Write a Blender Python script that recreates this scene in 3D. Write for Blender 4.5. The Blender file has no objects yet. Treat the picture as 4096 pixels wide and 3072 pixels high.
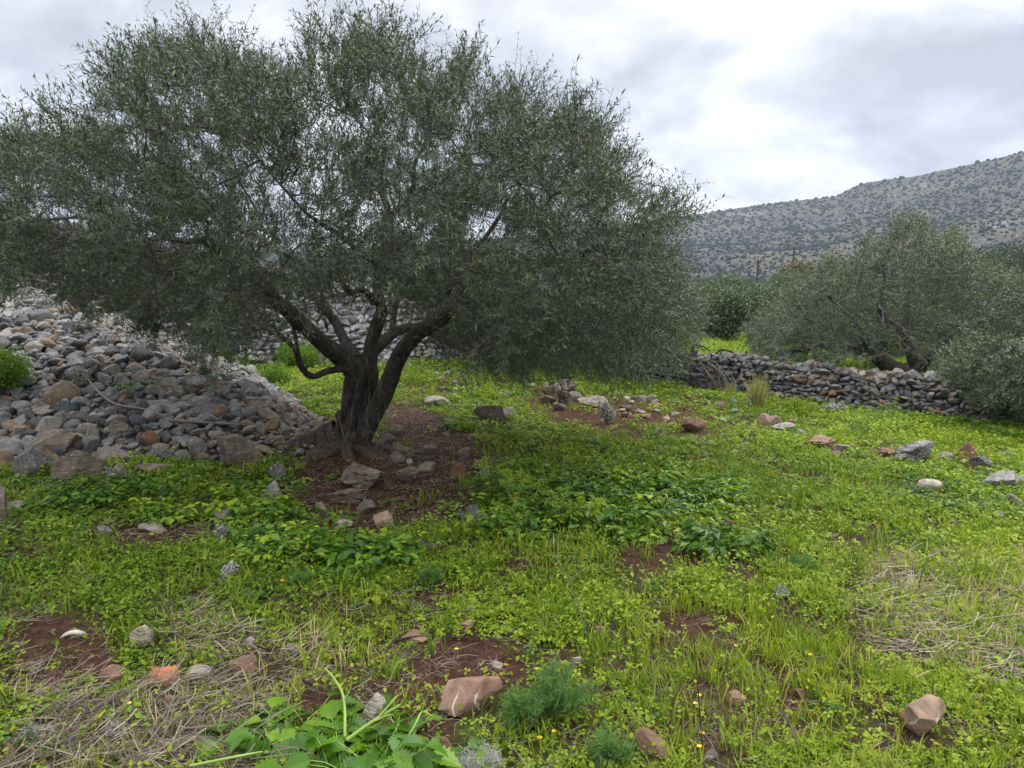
import bpy, math, random
import numpy as np
from mathutils import Vector, Matrix, noise as mnoise

# ------------------------------------------------------------------ camera, world, sun, exposure
SC = bpy.context.scene
COL = SC.collection
PW, PH, FPX, HORIZON, EYE = 1024.0, 768.0, 769.0, 295.0, 1.6
PITCH = math.atan((PH / 2 - HORIZON) / FPX)
cam_d = bpy.data.cameras.new('camera'); cam = bpy.data.objects.new('camera', cam_d); COL.objects.link(cam)
cam_d.sensor_width = 36.0; cam_d.lens = 36.0 * FPX / PW
cam_d.clip_start = 0.05; cam_d.clip_end = 6000
cam.location = (0, 0, EYE); cam.rotation_euler = (math.pi / 2 - PITCH, 0, 0)
SC.camera = cam
SC.view_settings.view_transform = 'Standard'; SC.view_settings.look = 'None'
SC.view_settings.exposure = 0.8; SC.view_settings.gamma = 1.0
SC.cycles.max_bounces = 6; SC.cycles.diffuse_bounces = 3; SC.cycles.glossy_bounces = 2
SC.cycles.transmission_bounces = 4; SC.cycles.volume_bounces = 0
SUN_EL, SUN_AZ = math.radians(56), math.radians(40)      # azimuth measured from +Y to the right
SUN_STRENGTH, SKY_STRENGTH = 1.1, 0.1

world = bpy.data.worlds.new('World'); SC.world = world; world.use_nodes = True
def build_world():
    nt = world.node_tree; N = nt.nodes; L = nt.links; N.clear()
    out = N.new('ShaderNodeOutputWorld'); bg = N.new('ShaderNodeBackground'); L.new(bg.outputs[0], out.inputs[0])
    bg.inputs['Strength'].default_value = SKY_STRENGTH
    sky = N.new('ShaderNodeTexSky'); sky.sky_type = 'NISHITA'; sky.sun_disc = False
    sky.sun_elevation = SUN_EL; sky.sun_rotation = SUN_AZ
    tc = N.new('ShaderNodeTexCoord'); sep = N.new('ShaderNodeSeparateXYZ'); L.new(tc.outputs['Generated'], sep.inputs[0])
    def m(op, a, b=None, c=None):
        n = N.new('ShaderNodeMath'); n.operation = op
        for i, v in enumerate((a, b, c)):
            if v is None: continue
            if isinstance(v, (int, float)): n.inputs[i].default_value = v
            else: L.new(v, n.inputs[i])
        return n.outputs[0]
    z = m('MAXIMUM', sep.outputs[2], 0.0)
    d = m('ADD', z, 0.42)
    cmb = N.new('ShaderNodeCombineXYZ'); L.new(m('DIVIDE', sep.outputs[0], d), cmb.inputs[0]); L.new(m('DIVIDE', sep.outputs[1], d), cmb.inputs[1])
    def nz(scale, off, detail=6, rough=.52, dist=.35):
        mp = N.new('ShaderNodeMapping'); mp.inputs['Location'].default_value = off; L.new(cmb.outputs[0], mp.inputs[0])
        n = N.new('ShaderNodeTexNoise'); n.inputs['Scale'].default_value = scale; n.inputs['Detail'].default_value = detail
        n.inputs['Roughness'].default_value = rough; n.inputs['Distortion'].default_value = dist
        L.new(mp.outputs[0], n.inputs['Vector']); return n.outputs[0]
    big = nz(1.25, (3.3, 1.15, 0), 5, .5, .5); fine = nz(4.2, (7.1, 2.2, 0), 7, .58, .4)
    mixed = m('ADD', m('MULTIPLY', big, .62), m('MULTIPLY', fine, .38))
    cr = N.new('ShaderNodeValToRGB'); L.new(mixed, cr.inputs[0])
    e = cr.color_ramp.elements
    e[0].position = .42; e[0].color = (.53, .535, .575, 1)
    e[1].position = .60; e[1].color = (1.42, 1.42, 1.42, 1)
    for p, c in ((.465, (.67, .675, .715, 1)), (.51, (.85, .855, .885, 1)), (.555, (1.08, 1.08, 1.10, 1))):
        q = e.new(p); q.color = c
    # thick overcast: the zenith is brighter than the horizon
    mr = N.new('ShaderNodeMapRange'); mr.interpolation_type = 'SMOOTHSTEP'; L.new(z, mr.inputs[0])
    mr.inputs[1].default_value = .30; mr.inputs[2].default_value = .80; mr.inputs[3].default_value = 6.15; mr.inputs[4].default_value = 25.0
    sc_ = N.new('ShaderNodeVectorMath'); sc_.operation = 'SCALE'; L.new(cr.outputs[0], sc_.inputs[0]); L.new(mr.outputs[0], sc_.inputs['Scale'])
    mx = N.new('ShaderNodeMix'); mx.data_type = 'RGBA'; mx.inputs[0].default_value = .975
    L.new(sky.outputs[0], mx.inputs[6]); L.new(sc_.outputs[0], mx.inputs[7]); L.new(mx.outputs[2], bg.inputs[0])
build_world()
sun_d = bpy.data.lights.new('sun', 'SUN'); sun_o = bpy.data.objects.new('sun', sun_d); COL.objects.link(sun_o)
sun_d.energy = SUN_STRENGTH; sun_d.angle = math.radians(22); sun_d.color = (1, .965, .90)
sv = Vector((math.sin(SUN_AZ) * math.cos(SUN_EL), math.cos(SUN_AZ) * math.cos(SUN_EL), math.sin(SUN_EL)))
sun_o.rotation_euler = sv.to_track_quat('Z', 'Y').to_euler()

# ------------------------------------------------------------------ numeric helpers
R = np.random.RandomState(11)
PI = math.pi
def vnoise(p, seed=0):
    """value noise in 0..1 at points p (n,3) or (n,2)"""
    p = np.asarray(p, float)
    if p.shape[1] == 2: p = np.concatenate([p, np.full((len(p), 1), 3.7)], 1)
    i = np.floor(p).astype(np.int64); f = p - i; f = f * f * (3 - 2 * f)
    out = 0
    for dx in (0, 1):
        wx = f[:, 0] if dx else 1 - f[:, 0]
        for dy in (0, 1):
            wy = f[:, 1] if dy else 1 - f[:, 1]
            for dz in (0, 1):
                wz = f[:, 2] if dz else 1 - f[:, 2]
                h = (i[:, 0] + dx) * 374761393 + (i[:, 1] + dy) * 668265263 + (i[:, 2] + dz) * 2147483647 + seed * 974634777
                h = (h ^ (h >> 13)) * 1274126177; h = h ^ (h >> 16)
                out = out + wx * wy * wz * ((h & 0xffff) / 65535.0)
    return out
def fbm(p, octaves=4, seed=0, gain=.5):
    p = np.asarray(p, float); a = 1.0; s = 0; t = 0
    for o in range(octaves):
        s = s + a * vnoise(p * 2 ** o + 11.3 * o, seed + o); t += a; a *= gain
    return s / t
def smooth(a, b, x):
    t = np.clip((x - a) / (b - a), 0, 1); return t * t * (3 - 2 * t)
def norm(v):
    return v / np.maximum(np.linalg.norm(v, axis=-1, keepdims=True), 1e-9)

def heap_m(x, y):
    """height of the stone heap over the ground"""
    a = (y - (7.0 + .04 * (x + 4))) * .30
    b = ((x + 1.45) * -.88 + (y - 7.9) * -.47) * .5
    k = 6.0
    c = np.full_like(a, 1.9)
    a = np.clip(a, -4, 9); b = np.clip(b, -4, 9)
    m = -np.log(np.exp(-k * a) + np.exp(-k * b) + np.exp(-k * c)) / k
    return np.maximum(m, 0)
def wall_y(x):                                            # line of the dry stone wall on the right
    return np.interp(x, [-2, 1.5, 2.9, 6.3, 9.5, 20], [16.9, 16.4, 15.6, 13.6, 12.0, 9.0])
def height(x, y, micro=True):
    x = np.asarray(x, float); y = np.asarray(y, float)
    h = -.95 * np.tanh(np.log1p(np.exp(np.clip(.8 * x, -30, 30))) / .8 / 13)
    h = h + .024 * np.clip(y - 9, 0, 30) * smooth(7, -1, x)
    h = h + .38 * smooth(.1, .9, y - wall_y(x)) * smooth(1.2, 2.4, x)
    h = h + .02 * np.clip(y - 20, 0, 60) * smooth(2, 6, x)
    h = h + heap_m(x, y) * .96
    d2 = (x + 1.62) ** 2 + (y - 7.3) ** 2
    h = h + .13 * np.exp(-d2 / .55)
    if micro:
        sh = np.shape(h); p = np.stack([x.ravel(), y.ravel()], 1)
        h = h + ((fbm(p * .9, 3, 5) - .5) * .12 + (vnoise(p * 5.1, 9) - .5) * .025).reshape(sh)
    return h
def ray(px, py):
    d = Vector(((px - PW / 2) / FPX, -(py - PH / 2) / FPX, -1.0))
    return Matrix.Rotation(math.pi / 2 - PITCH, 3, 'X') @ d
def at(px, py, Y):
    d = ray(px, py); s = Y / d.y
    return np.array((d.x * s, Y, EYE + d.z * s))
def ground_at(px, py, far=60):
    d = ray(px, py); s = 1.5; ds = .05
    while s < far:
        x, y, z = d.x * s, d.y * s, EYE + d.z * s
        if z < float(height(np.array([x]), np.array([y]))[0]):
            return np.array((x, y, z))
        s += ds * max(1, s / 6)
    return np.array((d.x * s, d.y * s, EYE + d.z * s))
def project(P):
    """world points -> picture pixels"""
    P = np.asarray(P, float); dy = P[:, 1]; dz = P[:, 2] - EYE
    c, s = math.cos(PITCH), math.sin(PITCH)
    depth = dy * c - dz * s; up = dy * s + dz * c
    return np.stack([PW / 2 + P[:, 0] / depth * FPX, PH / 2 - up / depth * FPX], 1), depth
def in_poly(pts, poly):
    x, y = pts[:, 0], pts[:, 1]; n = len(poly); ins = np.zeros(len(pts), bool); j = n - 1
    for i in range(n):
        xi, yi = poly[i][0], poly[i][1]; xj, yj = poly[j][0], poly[j][1]
        c = ((yi > y) != (yj > y)) & (x < (xj - xi) * (y - yi) / ((yj - yi) or 1e-9) + xi)
        ins ^= c; j = i
    return ins

# ------------------------------------------------------------------ mesh helpers
SHARP = None
def mesh(name, V, F, tint=None, mat=None, smooth_=False, uv2=None):
    """V (n,3); F (m,k) array or list of arrays of differing k"""
    if not isinstance(F, (list, tuple)): F = [F]
    F = [np.asarray(f, np.int32) for f in F if len(f)]
    me = bpy.data.meshes.new(name)
    V = np.ascontiguousarray(V, np.float32)
    me.vertices.add(len(V)); me.vertices.foreach_set('co', V.ravel())
    tot = sum(f.size for f in F); cnt = sum(len(f) for f in F)
    me.loops.add(tot); me.loops.foreach_set('vertex_index', np.concatenate([f.ravel() for f in F]))
    me.polygons.add(cnt)
    ls = np.concatenate([np.full(len(f), f.shape[1]) for f in F]); st = np.concatenate([[0], np.cumsum(ls)[:-1]])
    me.polygons.foreach_set('loop_start', st.astype(np.int32))
    me.polygons.foreach_set('use_smooth', np.full(cnt, smooth_))
    me.update(calc_edges=True)
    if tint is not None:
        a = me.attributes.new('tint', 'FLOAT', 'POINT'); a.data.foreach_set('value', np.ascontiguousarray(tint, np.float32))
    if uv2 is not None:
        a = me.attributes.new('along', 'FLOAT', 'POINT'); a.data.foreach_set('value', np.ascontiguousarray(uv2, np.float32))
    if mat: me.materials.append(mat)
    if smooth_ and mat is not None and mat.name.split('.')[0] in ('heap_stone', 'wall_stone', 'pale_wall_stone', 'red_stone', 'tan_stone', 'field_grey_stone', 'veined_red_stone'): me.set_sharp_from_angle(angle=math.radians(24))
    return me
def link(name, me, parent=None, loc=None):
    o = bpy.data.objects.new(name, me); COL.objects.link(o)
    if parent is not None: o.parent = parent
    if loc is not None: o.location = loc
    return o
def tag(o, label=None, cat=None, group=None, kind=None):
    if label: o['label'] = label
    if cat: o['category'] = cat
    if group: o['group'] = group
    if kind: o['kind'] = kind
    return o
def empty(name, loc, label, cat, group=None):
    o = bpy.data.objects.new(name, None); COL.objects.link(o); o.location = tuple(float(c) for c in loc)
    o.empty_display_size = .1
    return tag(o, label, cat, group)
class Acc:
    """collects geometry"""
    def __init__(s): s.V = []; s.F = {}; s.T = []; s.n = 0
    def add(s, V, F, t=.5):
        V = np.asarray(V, float); F = np.asarray(F, np.int64)
        s.V.append(V); s.F.setdefault(F.shape[1], []).append(F + s.n)
        s.T.append(np.broadcast_to(t, (len(V),)).astype(float)); s.n += len(V)
    def build(s, name, mat, parent=None, smooth_=False, origin=None):
        V = np.concatenate(s.V); 
        if origin is not None: V = V - np.asarray(origin)
        me = mesh(name, V, [np.concatenate(f) for f in s.F.values()], np.concatenate(s.T), mat, smooth_)
        return link(name, me, parent)
def rotz(a):
    c, s = np.cos(a), np.sin(a); o = np.zeros_like(a); l = np.ones_like(a)
    return np.stack([np.stack([c, -s, o], -1), np.stack([s, c, o], -1), np.stack([o, o, l], -1)], -2)
def rotx(a):
    c, s = np.cos(a), np.sin(a); o = np.zeros_like(a); l = np.ones_like(a)
    return np.stack([np.stack([l, o, o], -1), np.stack([o, c, -s], -1), np.stack([o, s, c], -1)], -2)
def scatter(acc, tmpl, P, rz, sc, tilt=None, tiltdir=None, tint=None, tv=.0):
    """copies template (V,F,T) to every point"""
    V, F, T = tmpl; n = len(P); k = len(V)
    if n == 0: return
    M = rotz(rz)
    if tilt is not None:
        A = rotz(tiltdir); M = A @ rotx(tilt) @ np.swapaxes(A, -1, -2) @ M
    s = np.asarray(sc, float)
    if s.ndim == 1: s = np.repeat(s[:, None], 3, 1)
    W = np.einsum('nij,nkj->nki', M, V[None] * s[:, None, :]) + np.asarray(P)[:, None, :]
    FF = (F[None] + (np.arange(n) * k)[:, None, None]).reshape(-1, F.shape[1])
    TT = np.clip(T[None] + (tint[:, None] if tint is not None else 0), 0, 1)
    TT = np.broadcast_to(TT, (n, k)).ravel()
    acc.add(W.reshape(-1, 3), FF, TT)
def tube(acc, P, rad, sides=6, t=.5, rough=0, seed=0, cap=True):
    P = np.asarray(P, float); n = len(P); rad = np.broadcast_to(rad, (n,))
    d = norm(np.gradient(P, axis=0)); ref = np.array([0, 0, 1.]) if abs(d[0, 2]) < .9 else np.array([1., 0, 0])
    u = np.cross(d[0], ref); u /= np.linalg.norm(u); U = [u]
    for i in range(1, n):
        u = u - d[i] * np.dot(u, d[i]); u = u / max(np.linalg.norm(u), 1e-6); U.append(u)
    U = np.array(U); W = np.cross(d, U)
    a = np.arange(sides) * 2 * PI / sides
    rr = rad[:, None] * np.ones(sides)[None]
    if rough:
        q = np.stack([np.repeat(np.arange(n)[:, None] * .35, sides, 1).ravel(), np.tile(np.cos(a) * 2.2, n) + seed, np.tile(np.sin(a) * 2.2, n)], 1)
        rr = rr * (1 + rough * 2 * (fbm(q, 3, seed) - .5)).reshape(n, sides)
    V = P[:, None] + rr[..., None] * (np.cos(a)[None, :, None] * U[:, None] + np.sin(a)[None, :, None] * W[:, None])
    V = V.reshape(-1, 3)
    i = np.arange(n - 1)[:, None] * sides; j = np.arange(sides)[None]; k = (j + 1) % sides
    F = np.stack([i + j, i + k, i + sides + k, i + sides + j], -1).reshape(-1, 4)
    acc.add(V, F, t)
def spline(pts, per=6):
    P = np.asarray(pts, float); Q = np.concatenate([[2 * P[0] - P[1]], P, [2 * P[-1] - P[-2]]]); out = []
    for i in range(1, len(Q) - 2):
        for s in np.arange(per) / per:
            a, b, c, d = Q[i - 1], Q[i], Q[i + 1], Q[i + 2]
            out.append(.5 * (2 * b + (c - a) * s + (2 * a - 5 * b + 4 * c - d) * s * s + (3 * b - a - 3 * c + d) * s ** 3))
    out.append(P[-1]); return np.array(out)

# ------------------------------------------------------------------ materials
def newmat(name):
    m = bpy.data.materials.new(name); m.use_nodes = True; nt = m.node_tree; nt.nodes.clear()
    out = nt.nodes.new('ShaderNodeOutputMaterial'); b = nt.nodes.new('ShaderNodeBsdfPrincipled'); nt.links.new(b.outputs[0], out.inputs[0])
    return m, nt, b, out
def ramp(nt, src, stops, interp='LINEAR'):
    r = nt.nodes.new('ShaderNodeValToRGB'); nt.links.new(src, r.inputs[0]); r.color_ramp.interpolation = interp
    e = r.color_ramp.elements
    while len(e) < len(stops): e.new(.5)
    for q, (p, c) in zip(e, stops): q.position = p; q.color = (*c, 1)
    return r.outputs[0]
def noise_n(nt, scale, detail=4, rough=.55, vec=None, dist=0):
    n = nt.nodes.new('ShaderNodeTexNoise'); n.inputs['Scale'].default_value = scale; n.inputs['Detail'].default_value = detail
    n.inputs['Roughness'].default_value = rough; n.inputs['Distortion'].default_value = dist
    if vec is not None: nt.links.new(vec, n.inputs['Vector'])
    return n.outputs[0]
def coord(nt, kind='Object'):
    return nt.nodes.new('ShaderNodeTexCoord').outputs[kind]
def geo_pos(nt): return nt.nodes.new('ShaderNodeNewGeometry').outputs['Position']
def attr(nt, name='tint'):
    a = nt.nodes.new('ShaderNodeAttribute'); a.attribute_name = name; return a.outputs['Fac']
def mix(nt, fac, a, b, mode='MIX'):
    n = nt.nodes.new('ShaderNodeMix'); n.data_type = 'RGBA'; n.blend_type = mode
    for s, v in ((0, fac), (6, a), (7, b)):
        if isinstance(v, (int, float)): n.inputs[s].default_value = v
        elif isinstance(v, tuple): n.inputs[s].default_value = (*v, 1)
        else: nt.links.new(v, n.inputs[s])
    return n.outputs[2]
def math_n(nt, op, a, b=0.0):
    n = nt.nodes.new('ShaderNodeMath'); n.operation = op
    for i, v in enumerate((a, b)):
        if isinstance(v, (int, float)): n.inputs[i].default_value = v
        else: nt.links.new(v, n.inputs[i])
    return n.outputs[0]
def bump(nt, b, h, strength=.5, dist=.01):
    n = nt.nodes.new('ShaderNodeBump'); n.inputs['Strength'].default_value = strength; n.inputs['Distance'].default_value = dist
    nt.links.new(h, n.inputs['Height']); nt.links.new(n.outputs[0], b.inputs['Normal'])
def leaf_mat(name, stops, back=None, trans=.35, rough=.5, transcol=None, spec=.35):
    m, nt, b, out = newmat(name)
    c = ramp(nt, attr(nt), stops)
    if back is not None:
        g = nt.nodes.new('ShaderNodeNewGeometry')
        c2 = mix(nt, g.outputs['Backfacing'], c, mix(nt, .55, c, back)) if isinstance(back, tuple) else c
    else: c2 = c
    nt.links.new(c2, b.inputs['Base Color']); b.inputs['Roughness'].default_value = rough
    b.inputs['Specular IOR Level'].default_value = spec
    if trans > 0:
        t = nt.nodes.new('ShaderNodeBsdfTranslucent')
        tcx = mix(nt, 1.0, c, transcol or (1.5, 1.7, .7), 'MULTIPLY'); nt.links.new(tcx, t.inputs[0])
        ms = nt.nodes.new('ShaderNodeMixShader'); ms.inputs[0].default_value = trans
        nt.links.new(b.outputs[0], ms.inputs[1]); nt.links.new(t.outputs[0], ms.inputs[2]); nt.links.new(ms.outputs[0], out.inputs[0])
    return m
def plain(name, col, rough=.7, var=.25, scale=20):
    m, nt, b, out = newmat(name)
    n = noise_n(nt, scale, 4, .6, coord(nt))
    c = ramp(nt, n, [(.3, tuple(v * (1 - var) for v in col)), (.7, tuple(v * (1 + var) for v in col))])
    nt.links.new(c, b.inputs['Base Color']); b.inputs['Roughness'].default_value = rough; b.inputs['Specular IOR Level'].default_value = .25
    bump(nt, b, n, .4, .01); return m

def stone_mat(name, stops, lichen=.66, veins=False, bumpd=.012, sc=1.0, strata=False, wpos=False, lich_col=(.42, .42, .38)):
    m, nt, b, out = newmat(name)
    v = geo_pos(nt) if wpos else coord(nt)
    c = ramp(nt, attr(nt), stops, 'LINEAR')
    n1 = noise_n(nt, 9 * sc, 5, .62, v, .4)
    c = mix(nt, 1.0, c, ramp(nt, n1, [(.3, (.48, .47, .46)), (.52, (1, 1, 1)), (.74, (1.5, 1.42, 1.3))]), 'MULTIPLY')
    n3 = noise_n(nt, 3.1 * sc, 3, .5, v, .5)
    c = mix(nt, ramp(nt, n3, [(.52, (0, 0, 0)), (.68, (.45, .45, .45))]), c, (.155, .118, .082))
    n2 = noise_n(nt, 34 * sc, 3, .7, v)
    c = mix(nt, ramp(nt, n2, [(lichen, (0, 0, 0)), (lichen + .05, (.85, .85, .85))]), c, lich_col)
    if veins:
        vm = noise_n(nt, 3.0 * sc, 2, .5, v, .2)
        w = nt.nodes.new('ShaderNodeTexWave'); w.inputs['Scale'].default_value = 3.4 * sc; w.inputs['Distortion'].default_value = 5
        w.inputs['Detail'].default_value = 3; w.inputs['Detail Scale'].default_value = 1.6; nt.links.new(v, w.inputs['Vector'])
        c = mix(nt, math_n(nt, 'MULTIPLY', ramp(nt, w.outputs[1], [(.975, (0, 0, 0)), (.995, (.85, .85, .85))]), ramp(nt, vm, [(.48, (0, 0, 0)), (.56, (1, 1, 1))])), c, (.55, .47, .40))
    nt.links.new(c, b.inputs['Base Color']); b.inputs['Roughness'].default_value = .82; b.inputs['Specular IOR Level'].default_value = .25
    h = math_n(nt, 'ADD', n1, math_n(nt, 'MULTIPLY', n2, .35))
    if strata:
        mp = nt.nodes.new('ShaderNodeMapping'); mp.inputs['Scale'].default_value = (3, 3, 26); nt.links.new(v, mp.inputs[0])
        n4 = noise_n(nt, 1.6 * sc, 4, .6, mp.outputs[0], .3); h = math_n(nt, 'ADD', h, math_n(nt, 'MULTIPLY', n4, 1.6))
    bump(nt, b, h, .8, bumpd)
    return m
GREY = [(0, (.058, .062, .070)), (.25, (.108, .111, .116)), (.55, (.205, .20, .193)), (.68, (.18, .152, .12)), (.8, (.165, .112, .072)), (.9, (.20, .14, .078)), (1, (.24, .215, .18))]
M_heap = stone_mat('heap_stone', GREY, .63)
M_wallR = stone_mat('wall_stone', [(0, (.085, .087, .092)), (.4, (.15, .153, .158)), (.6, (.21, .205, .195)), (.75, (.135, .095, .065)), (.92, (.21, .13, .075)), (1, (.42, .41, .39))], .67, wpos=True)
M_wallB = stone_mat('pale_wall_stone', [(0, (.15, .155, .17)), (.5, (.25, .25, .262)), (.8, (.33, .325, .32)), (.92, (.30, .235, .175)), (1, (.44, .43, .41))], .69, wpos=True)
M_vein = stone_mat('veined_red_stone', [(0, (.15, .075, .048)), (.5, (.215, .135, .095)), (1, (.32, .235, .18))], .70, veins=True, bumpd=.014)
M_red = stone_mat('red_stone', [(0, (.15, .075, .048)), (.5, (.215, .135, .095)), (1, (.32, .235, .18))], .66, bumpd=.022)
M_tan = stone_mat('tan_stone', [(0, (.095, .075, .06)), (.5, (.175, .148, .12)), (1, (.34, .30, .25))], .63, strata=True, bumpd=.02)
M_fgrey = stone_mat('field_grey_stone', [(0, (.07, .07, .074)), (.5, (.15, .145, .14)), (1, (.32, .31, .29))], .60, strata=True, bumpd=.015)
M_clay = plain('terracotta', (.34, .125, .062), .75, .18, 30)
M_rust = plain('rusty_metal', (.045, .028, .022), .8, .4, 30)
M_pole = plain('pole_wood', (.045, .028, .024), .9, .3, 6)
M_wire = plain('wire', (.03, .03, .035), .6, .1)
M_dead = plain('dead_wood', (.17, .15, .135), .9, .35, 40)
M_darkwood = plain('burnt_wood', (.035, .03, .028), .9, .4, 40)
M_bark = None
def bark_mat():
    m, nt, b, out = newmat('bark')
    v = coord(nt)
    mp = nt.nodes.new('ShaderNodeMapping'); mp.inputs['Scale'].default_value = (1, 1, .16); nt.links.new(v, mp.inputs[0])
    n1 = noise_n(nt, 26, 6, .68, mp.outputs[0], 1.2); n2 = noise_n(nt, 5, 4, .6, v, .6); n3 = noise_n(nt, 70, 3, .7, mp.outputs[0])
    c = ramp(nt, n1, [(.30, (.014, .012, .011)), (.45, (.055, .047, .041)), (.60, (.115, .10, .088)), (.76, (.20, .18, .16))])
    c = mix(nt, ramp(nt, n2, [(.5, (0, 0, 0)), (.7, (.6, .6, .6))]), c, mix(nt, .6, c, (.15, .115, .09)))
    sp = nt.nodes.new('ShaderNodeSeparateXYZ'); nt.links.new(v, sp.inputs[0]); zz = math_n(nt, 'ADD', sp.outputs[2], math_n(nt, 'MULTIPLY', n2, .3))
    c = mix(nt, ramp(nt, zz, [(.22, (.75, .75, .75)), (.42, (0, 0, 0))]), c, mix(nt, 1.0, ramp(nt, n1, [(.3, (.35, .35, .35)), (.65, (1, 1, 1))]), (.20, .135, .10), 'MULTIPLY'))
    nt.links.new(c, b.inputs['Base Color']); b.inputs['Roughness'].default_value = .9; b.inputs['Specular IOR Level'].default_value = .2
    bump(nt, b, math_n(nt, 'ADD', math_n(nt, 'ADD', n1, math_n(nt, 'MULTIPLY', n2, .8)), math_n(nt, 'MULTIPLY', n3, .3)), 1.0, .06)
    return m
M_bark = bark_mat()
M_twig = plain('twig_bark', (.085, .075, .068), .9, .35, 25)
M_greytwig = plain('grey_twig', (.155, .14, .135), .9, .3, 12)
M_olive = leaf_mat('olive_leaf', [(0, (.026, .038, .022)), (.4, (.047, .066, .036)), (.75, (.080, .104, .054)), (.93, (.13, .145, .07)), (1, (.20, .19, .07))], (.135, .155, .115), .20, .5, (1.2, 1.5, .7), .35)
M_olive2 = leaf_mat('olive_leaf_light', [(0, (.034, .053, .025)), (.5, (.070, .098, .044)), (1, (.145, .175, .080))], (.13, .155, .10), .22, .45, (1.2, 1.5, .7), .45)
M_fruit = plain('olive_fruit', (.012, .010, .014), .4, .1)
M_bush = leaf_mat('bush_leaf', [(0, (.055, .11, .015)), (.5, (.115, .20, .022)), (1, (.22, .31, .035))], None, .4, .5)
M_dark = leaf_mat('dark_leaf', [(0, (.018, .030, .014)), (.5, (.036, .055, .024)), (1, (.065, .088, .036))], None, .15, .6)
M_brown = leaf_mat('brown_leaf', [(0, (.06, .052, .026)), (.5, (.10, .085, .042)), (1, (.14, .125, .06))], None, .2, .7)
M_clover = leaf_mat('clover_leaf', [(0, (.042, .092, .008)), (.35, (.118, .188, .014)), (.7, (.222, .286, .022)), (1, (.32, .355, .035))], None, .28, .55, spec=.14)
M_grass = leaf_mat('grass_blade', [(0, (.052, .108, .008)), (.4, (.145, .215, .013)), (.75, (.26, .305, .024)), (.92, (.34, .30, .09)), (1, (.42, .35, .20))], None, .28, .55, spec=.14)
M_herb = leaf_mat('herb_leaf', [(0, (.018, .058, .006)), (.4, (.054, .135, .008)), (.75, (.140, .240, .010)), (1, (.28, .35, .014))], None, .26, .42, spec=.3)
M_straw = leaf_mat('straw', [(0, (.10, .075, .055)), (.4, (.22, .18, .135)), (.75, (.36, .30, .22)), (1, (.50, .44, .34))], None, .15, .7, (1, 1, 1))
M_fennel = leaf_mat('fennel_frond', [(0, (.04, .10, .028)), (.5, (.085, .175, .045)), (1, (.16, .26, .06))], None, .3, .5)
M_big = leaf_mat('broad_leaf', [(0, (.022, .075, .005)), (.5, (.068, .165, .008)), (1, (.19, .31, .014))], None, .30, .42, spec=.3)
M_stem = plain('green_stem', (.20, .30, .06), .55, .15, 9)
M_umbel = leaf_mat('umbel', [(0, (.13, .22, .015)), (1, (.30, .36, .03))], None, .3, .6)
M_silver = leaf_mat('silver_leaf', [(0, (.20, .20, .18)), (1, (.46, .46, .42))], None, .2, .7, (1, 1, 1))
M_yellow = plain('yellow_petal', (.75, .42, .01), .5, .1)
M_reed = leaf_mat('tuft_blade', [(0, (.13, .15, .035)), (.6, (.26, .25, .08)), (1, (.42, .36, .18))], None, .25, .7)

# ------------------------------------------------------------------ masks of the ground cover (patches given by their outline)
def gpoly(pts): return [tuple(ground_at(a, b)[:2]) for a, b in pts]
_h_full = height
SOIL = [gpoly(p) for p in (
    [(286, 478), (296, 515), (320, 538), (372, 540), (430, 528), (478, 505), (500, 475), (485, 448), (450, 420), (425, 408), (385, 404), (365, 440), (340, 462)],
    [(0, 622), (60, 618), (118, 640), (108, 682), (60, 702), (0, 704)],
    [(105, 524), (205, 526), (212, 542), (150, 552), (95, 545)],
    [(440, 636), (500, 632), (528, 652), (520, 690), (430, 712), (345, 716), (380, 690), (430, 668)],
    [(290, 700), (372, 702), (365, 738), (290, 735)],
    [(0, 520), (14, 525), (12, 560), (0, 565)],
    [(655, 612), (720, 616), (712, 634), (665, 630)],
    [(775, 690), (832, 692), (826, 716), (775, 712)],
    [(560, 412), (640, 410), (665, 424), (610, 432), (560, 428)],
    [(520, 560), (560, 566), (545, 580), (505, 574)],
    [(225, 728), (270, 732), (268, 768), (215, 768)],
    [(440, 740), (470, 738), (480, 768), (430, 768)],
    [(680, 738), (720, 740), (730, 768), (690, 768)],
    [(640, 545), (720, 560), (705, 574), (640, 560)])]
HERB = [gpoly(p) for p in (
    [(0, 478), (60, 492), (120, 476), (200, 478), (288, 470), (298, 500), (270, 528), (215, 522), (120, 522), (0, 520)],
    [(455, 404), (520, 420), (560, 446), (640, 452), (700, 470), (770, 512), (760, 556), (680, 568), (590, 545), (500, 540), (470, 520), (500, 475), (480, 440)],
    [(225, 540), (300, 530), (420, 528), (405, 566), (330, 582), (250, 574)],
    [(880, 470), (960, 462), (1040, 480), (1040, 540), (960, 520), (900, 500)],
    [(840, 412), (1040, 425), (1040, 448), (900, 432), (840, 422)],
    [(400, 440), (470, 450), (470, 462), (400, 452)],
    [(440, 392), (480, 396), (500, 415), (450, 412)],
    [(560, 375), (690, 395), (700, 410), (600, 398)])]
SPARSE = [gpoly([(525, 396), (720, 400), (760, 424), (700, 445), (600, 440), (550, 425)]), gpoly([(385, 385), (440, 380), (470, 396), (400, 405)]), gpoly([(640, 520), (700, 540), (690, 590), (620, 570)])]
DRY = [gpoly(p) for p in (
    [(0, 690), (130, 690), (262, 700), (245, 800), (0, 800)],
    [(840, 610), (870, 575), (940, 550), (1090, 550), (1090, 700), (980, 690), (880, 650)],
    [(150, 618), (330, 640), (330, 690), (150, 690)])]
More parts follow.
